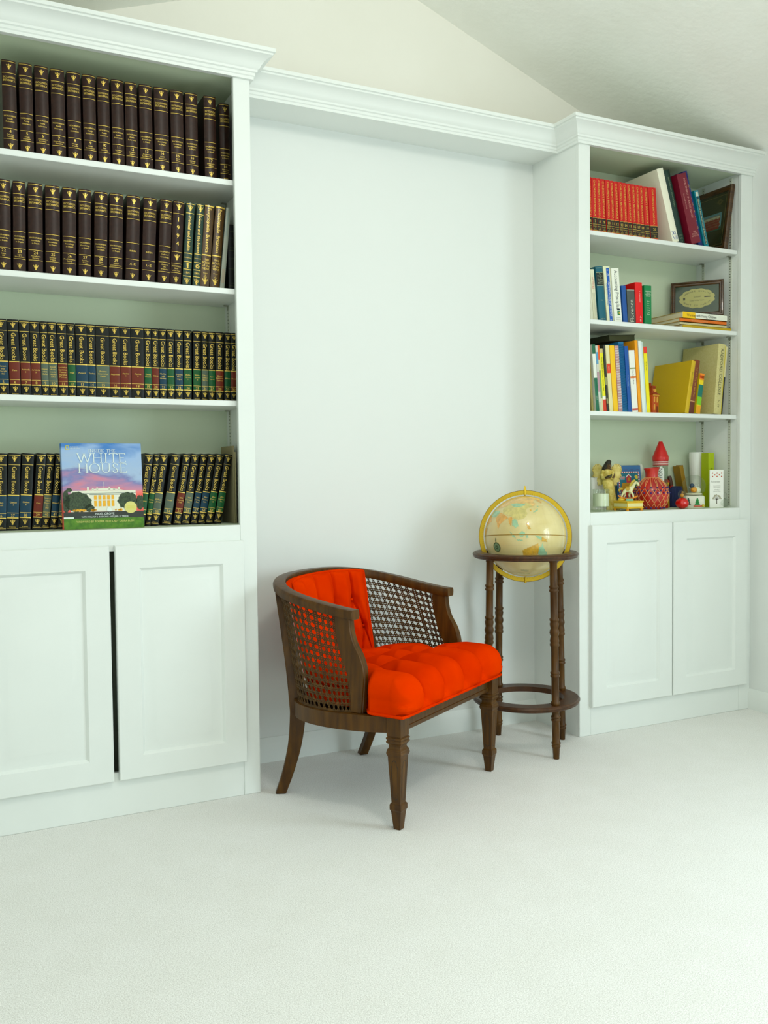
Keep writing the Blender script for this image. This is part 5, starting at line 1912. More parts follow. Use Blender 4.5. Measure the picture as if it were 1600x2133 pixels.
b.poly([(-0.0022, 0.018), (0.0022, 0.018), (0.0016, 0.040), (-0.0016, 0.040)], fn, 2)
for k in range(11):
    a = PI * (0.05 + 0.9 * k / 10)
    ex, ez = 0.027 * math.cos(a), 0.040 + 0.022 * math.sin(a)
    b.poly([(-0.0008, 0.036), (0.0008, 0.036), (ex + .0004, ez), (ex - .0004, ez)], fn, 2)
    for q in range(5):
        x, z = ex * random.uniform(.6, 1.05), 0.040 + (ez - 0.040) * random.uniform(.7, 1.1)
        b.poly([(x + 0.0017 * math.cos(2 * PI * j / 5), z + 0.0017 * math.sin(2 * PI * j / 5)) for j in range(5)], lambda a_, z_: (a_, -0.0007, z_), 3)
b.build('card_print', [flat((190, 80, 50)), flat((150, 150, 140)), flat((70, 60, 46)), flat((150, 140, 90))], r, fix=False)

# clear ornament
r = root('clear_ornament', 2.712, 0.060, 'low clear plastic ornament with a wire loop at the end of the shelf', 'ornament')
b = MB()
b.grid(lambda u, v: ((lambda a, q: (0.033 * math.cos(a) * math.sin(q), 0.022 * math.sin(a) * math.sin(q), 0.022 - 0.022 * math.cos(q)))(2 * PI * u, PI * v)), 24, 10, close_u=True)
b.build('bauble', THIN, r)
b = MB()
b.tube([(0.012 + 0.010 * math.cos(a), 0.0, 0.056 + 0.016 * math.sin(a)) for a in [-PI / 2 + 2 * PI * k / 20 for k in range(20)]], 0.0009, 5, closed=True)
b.tube([(0.006, 0, 0.042), (0.012, 0, 0.040)], 0.0009, 5)
b.build('wire_loop', flat((150, 156, 140), 0.4), r)

# ------------------------------------------------------------------ barrel armchair
chair = empty('armchair', (0.786, -0.132, 0.0005), 'orange-red tufted barrel armchair with cane sides and dark wooden frame', 'armchair', rz=math.radians(31.29))


def LC(u, v, z):
    return (u, -v, z)


def smooth_path(pts, n):
    """Catmull-Rom through the points"""
    P = [Vector(p) for p in pts]
    P = [P[0] * 2 - P[1]] + P + [P[-1] * 2 - P[-2]]
    out = []
    for i in range(1, len(P) - 2):
        for k in range(n):
            t = k / n
            a, b, c, d = P[i - 1], P[i], P[i + 1], P[i + 2]
            out.append(0.5 * ((2 * b) + (-a + c) * t + (2 * a - 5 * b + 4 * c - d) * t * t + (-a + 3 * b - 3 * c + d) * t ** 3))
    out.append(P[-2])
    return out


def sweep(path, section, closed=False, cap=True):
    """section (o, h): o to the right of the path in plan, h upwards; path points (u, v, z)"""
    b = MB()
    n = len(path)
    rings = []
    for i, p in enumerate(path):
        if closed:
            d = path[(i + 1) % n] - path[i - 1]
        else:
            d = path[min(i + 1, n - 1)] - path[max(i - 1, 0)]
        d = Vector((d.x, d.y, 0)).normalized()
        r = Vector((d.y, -d.x, 0))
        rings.append([LC(p.x + r.x * o, p.y + r.y * o, p.z + h) for o, h in section])
    if closed:
        rings.append(rings[0])
        return b.loft(rings, cap=False)
    return b.loft(rings, cap=cap)


# seat frame
half = [(-0.333, 0.262, 0.339), (-0.362, 0.17, 0.338), (-0.376, 0.06, 0.336), (-0.362, -0.05, 0.334), (-0.318, -0.14, 0.332), (-0.235, -0.205, 0.331), (-0.12, -0.24, 0.331), (0, -0.25, 0.331)]
full = smooth_path(half + [(-u, v, z) for u, v, z in half[-2::-1]], 6)
sec = [(-0.014, -0.026), (0.012, -0.026), (0.014, -0.022), (0.014, 0.020), (0.010, 0.027), (-0.014, 0.027)]
b = sweep(full, [(-o, h) for o, h in sec])
b.loft([[LC(u, 0.262 + o, 0.339 + h) for o, h in [(-0.014, -0.026), (0.016, -0.026), (0.018, -0.022), (0.018, -0.012), (0.0155, -0.010), (0.0155, 0.022), (0.012, 0.027), (-0.014, 0.027)]] for u in (-0.335, 0.335)])
b.build('seat_frame', WOOD, chair, sharp=40)

# webbing deck under the cushion
deck = [(u, v) for u, v, z in half[1:]] + [(-u, v) for u, v, z in half[-2:0:-1]]
MB().loft([[LC(u * 0.985, v * 0.985, z) for u, v in [(-0.33, 0.262)] + deck + [(0.33, 0.262)]] for z in (0.335, 0.347)]).build('seat_deck', flat((70, 26, 10), 0.9), chair)

# front legs
LEGP = [(0.0265, 0.366), (0.0265, 0.306), (0.0245, 0.303), (0.0285, 0.301), (0.0285, 0.296), (0.0265, 0.294), (0.0265, 0.291), (0.0285, 0.289), (0.0280, 0.284), (0.0225, 0.279), (0.0210, 0.272),
        (0.0225, 0.266), (0.0265, 0.262), (0.0265, 0.257), (0.0280, 0.255), (0.0280, 0.248), (0.0262, 0.244), (0.0245, 0.240), (0.0168, 0.088), (0.0205, 0.084), (0.0215, 0.081), (0.0215, 0.066), (0.0190, 0.062), (0.0180, 0.058), (0.0122, 0.0)]
for q in (-1, 1):
    cu, cv = q * 0.337, 0.27
    b = MB().loft([[LC(cu + s * a, cv + s * c_, z) for a, c_ in ((-1, -1), (1, -1), (1, 1), (-1, 1))] for s, z in LEGP])
    lg = b.build('leg', WOOD, chair, sharp=20, bevel=0.0012)
    g = MB()
    hw = lambda z: 0.0168 + (0.0245 - 0.0168) * (z - 0.088) / (0.240 - 0.088)
    out = [(-0.58, 0.104), (-0.58, 0.205), (-0.40, 0.212), (-0.36, 0.224), (0, 0.231), (0.36, 0.224), (0.40, 0.212), (0.58, 0.205), (0.58, 0.104), (0, 0.097)]
    for k in range(4):
        ca, sa = math.cos(PI / 2 * k), math.sin(PI / 2 * k)
        m = len(out)
        for i in range(m):
            (x0, z0), (x1, z1) = out[i], out[(i + 1) % m]
            pts = []
            for (x, z, e) in ((x0, z0, 1), (x1, z1, 1), (x1, z1, .86), (x0, z0, .86)):
                zz_ = 0.165 + (z - 0.165) * (1 - (1 - e) * .25)
                H = hw(zz_)
                a, c_ = x * e * H, H + 0.0005
                pts.append(LC(cu + a * ca - c_ * sa, cv + a * sa + c_ * ca, zz_))
            g.add(pts, [(0, 1, 2, 3)])
    g.build('inlay_line', flat((34, 22, 10), 0.5), lg, fix=False)

# back legs, running on up as posts
for q in (-1, 1):
    ctr = smooth_path([(q * 0.267, -0.272, 0.0), (q * 0.268, -0.236, 0.085), (q * 0.268, -0.205, 0.185), (q * 0.266, -0.192, 0.28), (q * 0.264, -0.193, 0.335), (q * 0.256, -0.215, 0.45), (q * 0.244, -0.252, 0.60), (q * 0.234, -0.283, 0.725)], 6)
    wid = [(0.0, 0.019), (0.085, 0.021), (0.185, 0.024), (0.29, 0.028), (0.34, 0.029), (0.45, 0.026), (0.60, 0.023), (0.73, 0.022)]

    def wz(z):
        for (a, x), (c_, y) in zip(wid, wid[1:]):
            if a <= z <= c_:
                return x + (y - x) * (z - a) / (c_ - a)
        return wid[-1][1]
    b = MB()
    rings = []
    ang = math.radians(38) * q
    for p in ctr:
        w1 = wz(p.z)
        w2 = 0.0175
        rings.append([LC(p.x + a * math.cos(ang) - c_ * math.sin(ang), p.y + a * math.sin(ang) + c_ * math.cos(ang), p.z) for a, c_ in ((-w2, -w1), (w2, -w1), (w2, w1), (-w2, w1))])
    b.loft(rings).build('leg', WOOD, chair, sharp=40, bevel=0.004)


# top rail
def rail_pt(s):
    """s in -1..1 from one arm end round the back to the other"""
    q = -1 if s < 0 else 1
    t = 1 - abs(s)
    if t < 0.25:
        u, v = 0.333, 0.108 - (0.108 + 0.05) * t / 0.25
    else:
        a = (t - 0.25) / 0.75 * PI / 2
        n = 2.0 / 2.6
        u = 0.333 * math.cos(a) ** n if a < PI / 2 - 1e-6 else 0.0
        v = -0.05 - 0.290 * math.sin(a) ** n
    tt = max(0.0, (0.108 - v) / 0.448)
    return Vector((q * u, v, 0.684 + 0.083 * tt ** 1.3))


NS = 72
rail = [rail_pt(-1 + 2 * i / NS) for i in range(NS + 1)]
rsec = [(-0.020, -0.017), (0.019, -0.017), (0.0225, -0.013), (0.0245, -0.002), (0.0245, 0.006), (0.020, 0.0135), (0.016, 0.0155), (-0.017, 0.0155), (-0.0205, 0.012), (-0.0225, 0.004), (-0.0225, -0.010)]
sweep(rail, rsec).build('top_rail', WOOD, chair, sharp=30)

# arm posts
FR = smooth_path([(0.149, 0.366, 0), (0.151, 0.43, 0), (0.150, 0.497, 0), (0.136, 0.545, 0), (0.110, 0.59, 0), (0.098, 0.63, 0), (0.094, 0.674, 0)], 4)
BK_ = smooth_path([(0.104, 0.366, 0), (0.099, 0.42, 0), (0.084, 0.48, 0), (0.063, 0.53, 0), (0.046, 0.58, 0), (0.038, 0.63, 0), (0.034, 0.674, 0)], 4)
for q in (-1, 1):
    b = MB()
    ou = lambda z: 0.333 + 0.014 * max(0.0, (0.5 - z) / 0.13)
    rings = []
    for f, k in zip(FR, BK_):
        o = ou(f.y)
        rings.append([LC(q * (o - 0.0155), k.x, k.y), LC(q * (o + 0.0155), k.x, k.y), LC(q * (o + 0.0155), f.x - 0.004, f.y), LC(q * (o + 0.011), f.x - 0.003, f.y),
                      LC(q * (o + 0.009), f.x, f.y), LC(q * (o - 0.009), f.x, f.y), LC(q * (o - 0.011), f.x - 0.003, f.y), LC(q * (o - 0.0155), f.x - 0.004, f.y)])
    b.loft(rings).build('arm_post', WOOD, chair, sharp=30)

# cane panels
for q in (-1, 1):
    topc = [rail_pt(-1 + 2 * (0.02 + 0.46 * i / 40) * 0.78) for i in range(41)]
    bot = smooth_path([(-0.352, 0.112, 0.366), (-0.372, 0.05, 0.364), (-0.36, -0.05, 0.362), (-0.318, -0.138, 0.360), (-0.262, -0.190, 0.360)], 10)

    def on(path, s):
        s = max(0, min(1, s)) * (len(path) - 1)
        i = min(int(s), len(path) - 2)
        return path[i].lerp(path[i + 1], s - i)

    def surf(x, y):
        a, c_ = on(bot, x), on(topc, x)
        c_ = Vector((c_.x, c_.y, c_.z - 0.014))
        p = a.lerp(c_, y)
        return p
    Lx, Ly, pt = 0.43, 0.325, 0.0225
    nx, ny = round(Lx / pt), round(Ly / pt)
    b = MB()
    cache = {}

    def P(x, y):
        key = (round(x, 3), round(y, 3))
        if key not in cache:
            p = surf(x / nx, y / ny)
            cache[key] = len(b.v)
            b.v.append(LC(q * -p.x, p.y, p.z))
        return cache[key]

    def face(*pts):
        b.f.append(tuple(P(x, y) for x, y in pts))
        b.m.append(0)
    oc = [(0.335 * math.cos(PI / 8 + PI / 4 * k), 0.335 * math.sin(PI / 8 + PI / 4 * k)) for k in range(8)]
    for i in range(nx):
        for j in range(ny):
            cx, cy = i + 0.5, j + 0.5
            for s in range(4):                       # four sides of the cell round its eight-cornered hole
                ca, sa = round(math.cos(PI / 2 * s)), round(math.sin(PI / 2 * s))
                T = lambda x, y: (cx + x * ca - y * sa, cy + x * sa + y * ca)
                o0, o1 = (0.3095, -0.1282), (0.3095, 0.1282)
                o2 = (0.1282, 0.3095)
                xi, xo, e = 0.43, 0.5, 0.41
                ys = [-e, -0.235, -0.09, 0.09, 0.235, e]
                face(T(*o0), T(xi, ys[2]), T(xi, ys[3]), T(*o1))
                face(T(*o0), T(xi, ys[0]), T(xi, ys[1]), T(xi, ys[2]))
                face(T(*o1), T(xi, ys[3]), T(xi, ys[4]), T(xi, ys[5]))
                for k in (0, 2, 4):                  # leaves a pair of pin holes across each edge
                    face(T(xi, ys[k]), T(xo, ys[k]), T(xo, ys[k + 1]), T(xi, ys[k + 1]))
                face(T(*o1), T(xi, e), T(e, xi), T(*o2))
                face(T(xi, e), T(xo, e), T(e, xo), T(e, xi))
    pn = b.build('cane_panel', CANE, chair)
    sd = pn.modifiers.new('thickness', 'SOLIDIFY')
    sd.thickness = 0.0022
    sd.offset = 0
    bd = MB()
    for c_ in ([surf(i / 40, 0.0) for i in range(41)], [surf(i / 40, 1.0) for i in range(41)], [surf(0, i / 10) for i in range(11)], [surf(1, i / 10) for i in range(11)]):
        bd.tube([LC(q * -p.x, p.y, p.z) for p in c_], 0.0042, 6)
    bd.build('binding', CANE, pn)


# upholstery
def seam_dist(p, a, c):
    ax, ay = a
    bx_, by_ = c
    dx, dy = bx_ - ax, by_ - ay
    t = max(0.0, min(1.0, ((p[0] - ax) * dx + (p[1] - ay) * dy) / (dx * dx + dy * dy)))
    return math.hypot(p[0] - ax - dx * t, p[1] - ay - dy * t)


def cushion_hw(v):
    f = max(0.0, min(1.0, (v - 0.135) / 0.05))
    f = f * f * (3 - 2 * f)
    w = 0.316 + 0.050 * f
    if v < 0.0:
        w = 0.316 * max(0.05, 1 - (min(1.0, -v / 0.222)) ** 2.6) ** 0.45
    return w


U5 = [-0.356 + 0.712 * k / 5 for k in range(6)]
M5 = [(U5[k] + U5[k + 1]) / 2 for k in range(5)]
VT, ZTOP = 0.300, 0.452
RW = (0.165, 0.035, -0.095)
buttons = [(u, RW[0]) for u in U5[1:5]] + [(u, RW[1]) for u in M5] + [(u, RW[2]) for u in U5[1:5]]
seams = [((u, RW[0]), (u, 0.45)) for u in U5[1:5]]
for k in range(1, 5):
    for m in (k - 1, k):
        seams.append(((U5[k], RW[0]), (M5[m], RW[1])))
        seams.append(((U5[k], RW[2]), (M5[m], RW[1])))
seams += [((M5[0], RW[1]), (-0.36, RW[0] - .06)), ((M5[4], RW[1]), (0.36, RW[0] - .06)), ((U5[1], RW[2]), (-.3, -.2)), ((U5[4], RW[2]), (.3, -.2))]


def rounded_box(hx, hy, hz, r, nx, ny, nz):
    vs, fs = [], []
    idx = {}

    def pt(i, j, k):
        key = (i, j, k)
        if key not in idx:
            p = Vector((-hx + 2 * hx * i / nx, -hy + 2 * hy * j / ny, -hz + 2 * hz * k / nz))
            inn = Vector((max(-hx + r, min(hx - r, p.x)), max(-hy + r, min(hy - r, p.y)), max(-hz + r, min(hz - r, p.z))))
            n = (p - inn).normalized()
            idx[key] = len(vs)
            vs.append((inn + n * r, n))
        return idx[key]
    for k in (0, nz):
        for i in range(nx):
            for j in range(ny):
                fs.append((pt(i, j, k), pt(i + 1, j, k), pt(i + 1, j + 1, k), pt(i, j + 1, k)))
    for j in (0, ny):
        for i in range(nx):
            for k in range(nz):
                fs.append((pt(i, j, k), pt(i + 1, j, k), pt(i + 1, j, k + 1), pt(i, j, k + 1)))
    for i in (0, nx):
        for j in range(ny):
            for k in range(nz):
                fs.append((pt(i, j, k), pt(i, j + 1, k), pt(i, j + 1, k + 1), pt(i, j, k + 1)))
    return vs, fs


# local box: x across, y = front direction, z up; bottom edge stays square
HX, HY, HZ = 0.366, 0.262, 0.0525
vs, fs = rounded_box(HX, HY, HZ, 0.05, 250, 180, 26)
CVC, CZC = 0.045, 0.4200
pts = []
for p, n in vs:
    q = Vector(p)
    if q.z < -0.01:                         # sides fall straight to the frame
        q.x = math.copysign(HX, q.x) if abs(n.x) > abs(n.y) and abs(q.x) > HX - 0.05 else q.x
        q.y = math.copysign(HY, q.y) if abs(n.y) > abs(n.x) and abs(q.y) > HY - 0.05 else q.y
    v, z = q.y + CVC, q.z + CZC
    s = v if z > ZTOP - 0.004 or v < VT - 0.06 else max(v, 0.0) + max(0.0, ZTOP - z)
    d = min(seam_dist((q.x, s), a, c) for a, c in seams)
    db = min(math.hypot(q.x - a, s - c) for a, c in buttons)
    up = max(0.0, n.z) + max(0.0, n.y)
    disp = 0.034 * (1 - math.exp(-(d / 0.032) ** 2)) - 0.018 * math.exp(-(d / 0.0055) ** 2) - 0.030 * math.exp(-(db / 0.020) ** 2) - 0.014
    fade = max(0.0, min(1.0, (z - 0.372) / 0.025))
    q2 = Vector((q.x, v, z)) + Vector(n) * (disp * min(1.0, up) * fade)
    if n.z > 0.3:
        q2.z += 0.014 * (1 - (q.x / HX) ** 2) * (1 - ((q.y) / HY) ** 4) - 0.030 * max(0.0, min(1.0, (0.14 - v) / 0.32)) * fade
    q2.x *= cushion_hw(v) / 0.366
    pts.append(LC(q2.x, q2.y, q2.z))
b = MB()
b.add(pts, fs)
seat = b.build('seat_cushion', RED, chair, sharp=180)
pip = []
for k in range(41):
    v = -0.17 + (0.305 + 0.17) * k / 40
    pip.append((-cushion_hw(v) - 0.001, v))
pip += [(-0.366 + 0.732 * k / 30, 0.3085) for k in range(1, 30)]
pip += [(-a, c) for a, c in pip[:41][::-1]]
MB().tube([LC(a, c, 0.372) for a, c in pip], 0.0052, 7).build('piping', RED, seat)
for (a, c) in buttons:
    MB().sphere(LC(a * cushion_hw(c) / 0.366, c, 0.452 - 0.030 * max(0.0, min(1.0, (0.14 - c) / 0.32))), 0.0070, 10, 6, sc=(1, 1, .6)).build('button', RED, seat)


# back cushion
def pad(a, t, off):
    """a -1..1 across, t 0..1 up, off = height above the lining"""
    hu = 0.236 + 0.020 * t
    vb_ = -0.250 - 0.062 * t
    A = a * 1.15
    u = hu * math.sin(A) / math.sin(1.15)
    cdep = 0.100
    v = vb_ + cdep * (1 - math.cos(A)) / (1 - math.cos(1.15)) * 0.62
    nu, nv = -math.sin(A) * 0.7, math.cos(A)
    L = math.hypot(nu, nv)
    z = 0.432 + (0.772 - 0.432) * t - 0.006 * abs(a) ** 2 * 2
    return (u + nu / L * off, v + nv / L * off, z)


pb_ = [(-.6, .66), (-.2, .66), (.2, .66), (.6, .66), (-.4, .36), (0, .36), (.4, .36), (-.8, .36), (.8, .36)]
ps = [((a, .66), (a, 1.05)) for a in (-.6, -.2, .2, .6)]
for a in (-.6, -.2, .2, .6):
    ps += [((a, .66), (a - .2, .36)), ((a, .66), (a + .2, .36))]
for a in (-.8, -.4, 0, .4, .8):
    ps += [((a, .36), (a - .2, .0)), ((a, .36), (a + .2, .0))]
sc_ = lambda p: (p[0] * 0.235, p[1] * 0.30)
ps = [(sc_(a), sc_(c)) for a, c in ps]
pbs = [sc_(p) for p in pb_]


def pad_front(x, y):
    a, t = -1 + 2 * x, y
    p = sc_((a, t))
    d = min(seam_dist(p, s0, s1) for s0, s1 in ps)
    db = min(math.hypot(p[0] - q0, p[1] - q1) for q0, q1 in pbs)
    edge = (1 - abs(a) ** 10) ** .5 * max(0.0, 1 - abs(2 * t - 1) ** 14) ** .5
    off = 0.030 + edge * (0.018 + 0.024 * (1 - math.exp(-(d / 0.030) ** 2)) - 0.015 * math.exp(-(d / 0.0048) ** 2) - 0.020 * math.exp(-(db / 0.018) ** 2))
    return LC(*pad(a, t, off))


b = MB()
b.grid(pad_front, 150, 110)
b.grid(lambda x, y: LC(*pad(-1 + 2 * x, y, 0.006)), 30, 20)
for t in (0.0, 1.0):
    b.grid(lambda x, y: LC(*pad(-1 + 2 * x, t, 0.006 + 0.024 * y)), 60, 2)
for a in (-1.0, 1.0):
    b.grid(lambda x, y: LC(*pad(a, x, 0.006 + 0.024 * y)), 40, 2)
bk = b.build('back_cushion', RED, chair, sharp=60, fix=False)
edge = [pad(-1 + 2 * k / 40, 1.0, 0.031) for k in range(41)] + [pad(1, 1 - k / 24, 0.031) for k in range(1, 25)]
edge += [pad(1 - 2 * k / 40, 0, 0.031) for k in range(1, 41)] + [pad(-1, k / 24, 0.031) for k in range(1, 24)]
MB().tube([LC(*p) for p in edge], 0.0055, 7, closed=True).build('piping', RED, bk)
for (a, t) in pb_:
    MB().sphere(LC(*pad(a, t, 0.026)), 0.0065, 10, 6).build('button', RED, bk)

# ------------------------------------------------------------------ floor globe
GC = (1.522, 0.005)
gl = empty('floor_globe', (GC[0], GC[1], 0.0005), 'antique cream floor globe in a gilt meridian on a turned wooden stand', 'globe')
GR = 0.1675
GZ = 0.884
view = math.atan2(-3.1257, -2.2104)


def ring_profile(r0, r1, z, th, seg=72):
    pr = [(r0, z - th / 2), (r1 - 0.010, z - th / 2), (r1 - 0.004, z - th * .35), (r1 - 0.003, z - th * .1), (r1, z + th * .02), (r1 + 0.0005, z + th * .2), (r1 - 0.002, z + th * .36), (r1 - 0.005, z + th * .40), (r1 - 0.007, z + th / 2), (r0, z + th / 2)]
    rings = []
    for k in range(seg):
        a = 2 * PI * k / seg
        rings.append([(r * math.cos(a), r * math.sin(a), zz_) for r, zz_ in pr])
    rings.append(rings[0])
    return MB().loft(rings, cap=False)


ring_profile(0.176, 0.218, 0.808, 0.024).build('horizon_ring', WOODD, gl, sharp=30)
ring_profile(0.158, 0.223, 0.205, 0.022).build('lower_ring', WOODD, gl, sharp=30)
LP = [(0.0170, 0.797), (0.0170, 0.788), (0.0150, 0.785), (0.0150, 0.696), (0.0185, 0.693), (0.0190, 0.688), (0.0165, 0.684), (0.0165, 0.681), (0.0190, 0.677), (0.0185, 0.672), (0.0150, 0.669),
      (0.0150, 0.566), (0.0185, 0.563), (0.0190, 0.557), (0.0165, 0.553), (0.0160, 0.549), (0.0185, 0.542), (0.0165, 0.530), (0.0150, 0.524), (0.0170, 0.518), (0.0195, 0.508), (0.0170, 0.498), (0.0150, 0.493), (0.0165, 0.486),
      (0.0185, 0.474), (0.0165, 0.466), (0.0190, 0.460), (0.0185, 0.454), (0.0150, 0.450),
      (0.0150, 0.352), (0.0185, 0.349), (0.0190, 0.344), (0.0165, 0.340), (0.0190, 0.335), (0.0185, 0.330), (0.0150, 0.327), (0.0150, 0.232), (0.0185, 0.228), (0.0190, 0.222), (0.0170, 0.217),
      (0.0170, 0.192), (0.0150, 0.188), (0.0150, 0.176), (0.0185, 0.172), (0.0190, 0.167), (0.0160, 0.163), (0.0185, 0.158), (0.0180, 0.153), (0.0150, 0.149), (0.0150, 0.070), (0.0185, 0.066), (0.0185, 0.061), (0.0160, 0.057), (0.0180, 0.052), (0.0170, 0.047), (0.0145, 0.043), (0.0120, 0.0)]
for k in range(4):
    a = math.radians(-90) + PI / 2 * k + 0.045
    ca, sa = math.cos(a), math.sin(a)
    b = MB().lathe(LP, seg=18)
    for i, p in enumerate(b.v):
        rad = 0.1955 - 0.0155 * p[2] / 0.8
        b.v[i] = (p[0] + rad * ca, p[1] + rad * sa, p[2])
    b.build('leg', WOOD, gl, sharp=50)
MB().lathe([(0.003, 0.19), (0.0035, 0.20), (0.006, 0.206), (0.004, 0.209)], (0.18, -0.085), 8).build('screw_head', flat((210, 210, 190), 0.4), gl)

# meridian band, facing the doorway side
b = MB()
e1 = Vector((-math.sin(view), math.cos(view), 0))
e2 = Vector((math.cos(view), math.sin(view), 0))
n = 96


def band(r0, r1, d0, d1):
    rings = []
    for k in range(n):
        t = 2 * PI * k / n
        c = e1 * math.cos(t) + Vector((0, 0, 1)) * math.sin(t)
        rings.append([tuple(c * r + e2 * d + Vector((0, 0, GZ))) for r, d in ((r0, d0), (r1, d0), (r1, d1), (r0, d1))])
    rings.append(rings[0])
    return MB().loft(rings, cap=False)


mr = band(0.1725, 0.1905, -0.004, 0.004).build('meridian', BRASS, gl, sharp=30)
band(0.1895, 0.1912, 0.0036, 0.0046).build('meridian_edge', BRASSD, mr, sharp=30)
b = MB()
for k in range(144):
    t = 2 * PI * k / 144
    c = e1 * math.cos(t) + Vector((0, 0, 1)) * math.sin(t)
    s = Vector((0, 0, 1)) * math.cos(t) - e1 * math.sin(t)
    L = 0.006 if k % 4 == 0 else 0.003
    b.add([tuple(c * r + e2 * 0.0043 + s * w_ + Vector((0, 0, GZ))) for r, w_ in ((0.1740, -.0004), (0.1740 + L, -.0004), (0.1740 + L, .0004), (0.1740, .0004))], [(0, 1, 2, 3)])
b.build('degree_marks', BRASSD, mr, fix=False)
MB().lathe([(0.0, GZ + 0.168), (0.0025, GZ + 0.168), (0.0025, GZ + 0.172), (0.0068, GZ + 0.1725), (0.0068, GZ + 0.192), (0.0055, GZ + 0.194), (0.0030, GZ + 0.205), (0.0018, GZ + 0.209), (0.0, GZ + 0.210)], seg=18).build('finial', BRASS, gl)
MB().lathe([(0.0, GZ - 0.1945), (0.005, GZ - 0.1945), (0.0065, GZ - 0.190), (0.0065, GZ - 0.173), (0.0025, GZ - 0.172), (0.0025, GZ - 0.167)], seg=18).build('lower_pivot', BRASS, gl)
MB().lathe([(0.0, GZ + 0.1685), (0.020, GZ + 0.1668), (0.022, GZ + 0.1655), (0.021, GZ + 0.1650), (0.0, GZ + 0.1660)], seg=24).build('polar_disc', BRASSD, gl)
# ball
ball = MB().sphere((0, 0, 0), GR, 64, 36).build('ball', noise_mix(mat('antique_globe_paper', (216, 198, 138), 0.28, coat=0.4), (208, 190, 128), (222, 206, 150), 9), gl, sharp=180)
ball.location = (0, 0, GZ)
TILT = Matrix.Rotation(math.radians(-6), 4, Vector((-math.sin(view), math.cos(view), 0)))


def sph(lon, lat, e=0.0004):
    lo_, la = math.radians(lon - 118), math.radians(lat)
    a = view + lo_
    v = Vector((math.cos(la) * math.cos(a), math.cos(la) * math.sin(a), math.sin(la)))
    return tuple((TILT @ v) * (GR + e))


LAND = {
    'peach': [[(40, 66), (60, 69), (75, 73), (100, 77), (115, 74), (140, 73), (160, 70), (178, 69), (172, 62), (163, 60), (160, 53), (156, 58), (155, 60), (142, 59), (137, 54), (141, 50), (132, 43), (130, 48), (120, 53), (115, 50), (108, 50), (98, 51), (88, 50), (80, 52), (70, 55), (60, 54), (50, 52), (40, 55)],
              [(50, 52), (60, 54), (70, 55), (80, 52), (87, 49), (80, 45), (68, 42), (55, 42), (50, 46)]],
    'orange': [[(68, 24), (73, 33), (80, 31), (88, 27), (92, 24), (87, 21), (80, 15), (77.5, 8), (73, 17), (70, 21)], [(36, 30), (47, 30), (56, 25), (58, 20), (45, 13)], [(43, 11), (51, 11), (46, 2), (40, -3), (36, 0), (38, 8)],
               [(92, 24), (98, 26), (99, 20), (98, 12), (95, 16)], [(150, 60), (157, 60), (160, 53), (156, 51), (152, 55)]],
    'cream': [[(75, 40), (80, 45), (87, 49), (92, 45), (100, 42), (110, 43), (118, 46), (120, 52), (130, 48), (131, 43), (122, 40), (119, 36), (122, 31), (118, 24), (110, 21), (102, 22), (98, 26), (90, 28), (80, 31)], [(80, -66), (95, -64), (120, -65), (135, -65), (135, -70), (80, -70)]],
    'teal': [[(88, 49), (98, 51), (108, 49.5), (117, 49), (118, 46), (110, 43), (100, 42), (92, 45)], [(48, 38), (60, 37), (66, 37), (72, 34), (66, 26), (52, 28)], [(99, 20), (102, 22), (106, 21), (109, 12), (105, 9), (100, 13)],
             [(96, 5), (104, -2), (105.5, -5.5), (101, -3)], [(106, -6.3), (114, -7), (116, -8.6), (107, -8)], [(109, 1), (114, 5), (118, 2), (117, -1), (114, -3.5), (110, -2)], [(119, 0), (124, 1), (121, -1), (123, -5), (119.5, -4.5)],
             [(131, -1), (141, -3), (141, -8), (135, -4.5)], [(138, -17), (141, -17), (142.5, -11), (146, -19), (153, -26), (153, -29), (141, -29), (138, -27)], [(130, 32), (136, 34), (140, 36), (141.5, 41), (139, 38), (135, 35.5)], [(140, 42), (145, 44), (142, 45.5)]],
    'gold': [[(114, -22), (122, -18), (129, -15), (129, -31.5), (124, -33), (116, -35)], [(129, -15), (136, -12), (138, -17), (138, -27), (129, -27)], [(129, -27), (141, -29), (141, -38), (135, -34), (129, -31.5)], [(141, -29), (153, -29), (150, -37), (146, -39), (141, -38)],
             [(121, 18), (124, 12), (126, 7), (122, 8), (120, 14)], [(141, -3), (148, -6), (150, -10), (141, -9)], [(126, 38), (129, 37), (129, 35), (126.5, 35)]],
    'grey': [[(173, -35), (178, -38), (172, -44), (167, -46), (171, -42), (174, -39)], [(106, -56), (126, -57), (128, -61), (120, -62), (108, -60)]]}
LC_ = {'peach': (222, 182, 108), 'orange': (218, 164, 78), 'cream': (204, 190, 116), 'teal': (150, 190, 150), 'gold': (204, 158, 50), 'grey': (182, 172, 122)}


def inside(x, y, pg):
    c = False
    j = len(pg) - 1
    for i in range(len(pg)):
        if (pg[i][1] > y) != (pg[j][1] > y) and x < (pg[j][0] - pg[i][0]) * (y - pg[i][1]) / (pg[j][1] - pg[i][1]) + pg[i][0]:
            c = not c
        j = i
    return c


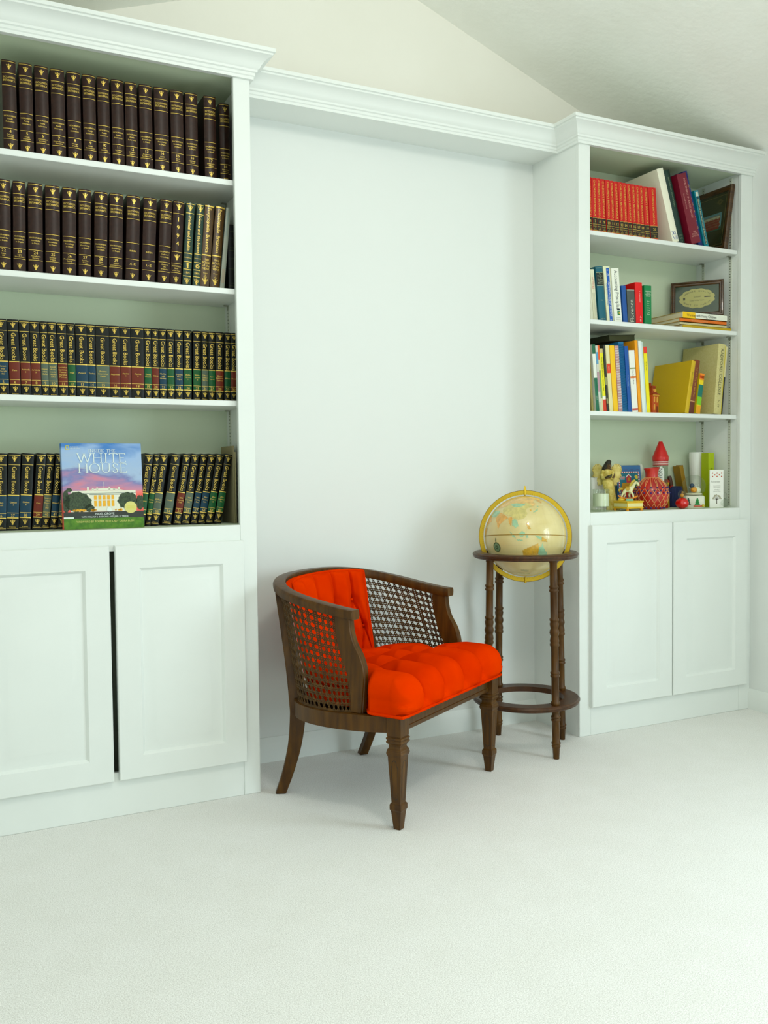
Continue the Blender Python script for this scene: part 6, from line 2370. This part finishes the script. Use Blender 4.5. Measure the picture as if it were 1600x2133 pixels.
lm = []
b = MB()
for mi, (key, pgs) in enumerate(LAND.items()):
    lm.append(noise_mix(mat('globe_print_' + key, LC_[key], 0.3, coat=0.5), tuple(int(x * .93) for x in LC_[key]), tuple(min(255, int(x * 1.06)) for x in LC_[key]), 60))
    for pg in pgs:
        xs, ys = [p[0] for p in pg], [p[1] for p in pg]
        st = 0.5
        y = math.floor(min(ys))
        while y < max(ys):
            x = math.floor(min(xs))
            while x < max(xs):
                if inside(x + st / 2 + 0.3 * math.sin(y * 2.1), y + st / 2 + 0.3 * math.sin(x * 1.7), pg):
                    b.add([sph(x, y), sph(x + st, y), sph(x + st, y + st), sph(x, y + st)], [(0, 1, 2, 3)], mi)
                x += st
            y += st
b.build('continents', lm, ball, fix=False)
b = MB()
for k in range(120):
    l0, l1 = 3.0 * k, 3.0 * (k + 1)
    b.add([sph(l0, -.55, .0006), sph(l1, -.55, .0006), sph(l1, .55, .0006), sph(l0, .55, .0006)], [(0, 1, 2, 3)], 0)
b.build('equator_line', flat((150, 116, 24), 0.4), ball, fix=False)
b = MB()
for lat in (-45, -30, -15, 15, 30, 45, 60):
    for k in range(90):
        l0, l1 = 4.0 * k, 4.0 * (k + 1)
        b.add([sph(l0, lat - .08, .0005), sph(l1, lat - .08, .0005), sph(l1, lat + .08, .0005), sph(l0, lat + .08, .0005)], [(0, 1, 2, 3)])
for lon in range(0, 360, 15):
    for k in range(-16, 16):
        w_ = .08 / math.cos(math.radians(5 * k))
        b.add([sph(lon - w_, 5 * k, .0005), sph(lon + w_, 5 * k, .0005), sph(lon + w_, 5 * k + 5, .0005), sph(lon - w_, 5 * k + 5, .0005)], [(0, 1, 2, 3)])
b.build('graticule', flat((202, 188, 140), 0.4), ball, fix=False)
# compass rose in the southern ocean
b = MB()
cl, ct = 73.0, -17.0
b.add([sph(cl + 7 * math.cos(2 * PI * k / 24), ct + 7 * math.sin(2 * PI * k / 24), .0006) for k in range(24)], [tuple(range(24))], 0)
b.add([sph(cl + 5.4 * math.cos(2 * PI * k / 24), ct + 5.4 * math.sin(2 * PI * k / 24), .0008) for k in range(24)], [tuple(range(24))], 1)
for k in range(16):
    a = 2 * PI * k / 16
    L = 6.4 if k % 2 == 0 else 4.2
    b.add([sph(cl + 1.2 * math.cos(a - .4), ct + 1.2 * math.sin(a - .4), .001), sph(cl + L * math.cos(a), ct + L * math.sin(a), .001), sph(cl + 1.2 * math.cos(a + .4), ct + 1.2 * math.sin(a + .4), .001)], [(0, 1, 2)], 2 if k % 2 else 0)
b.add([sph(cl - 1.0, ct + 7, .0008), sph(cl + 1.0, ct + 7, .0008), sph(cl + .4, ct + 13, .0008), sph(cl - .4, ct + 13, .0008)], [(0, 1, 2, 3)], 0)
b.add([sph(cl - 1.5, ct + 10, .0009), sph(cl, ct + 9, .0009), sph(cl + 1.5, ct + 10, .0009), sph(cl, ct + 11, .0009)], [(0, 1, 2, 3)], 0)
b.build('compass_rose', [flat((70, 86, 44), 0.4), flat((120, 150, 110), 0.4), flat((40, 70, 50), 0.4)], ball, fix=False)
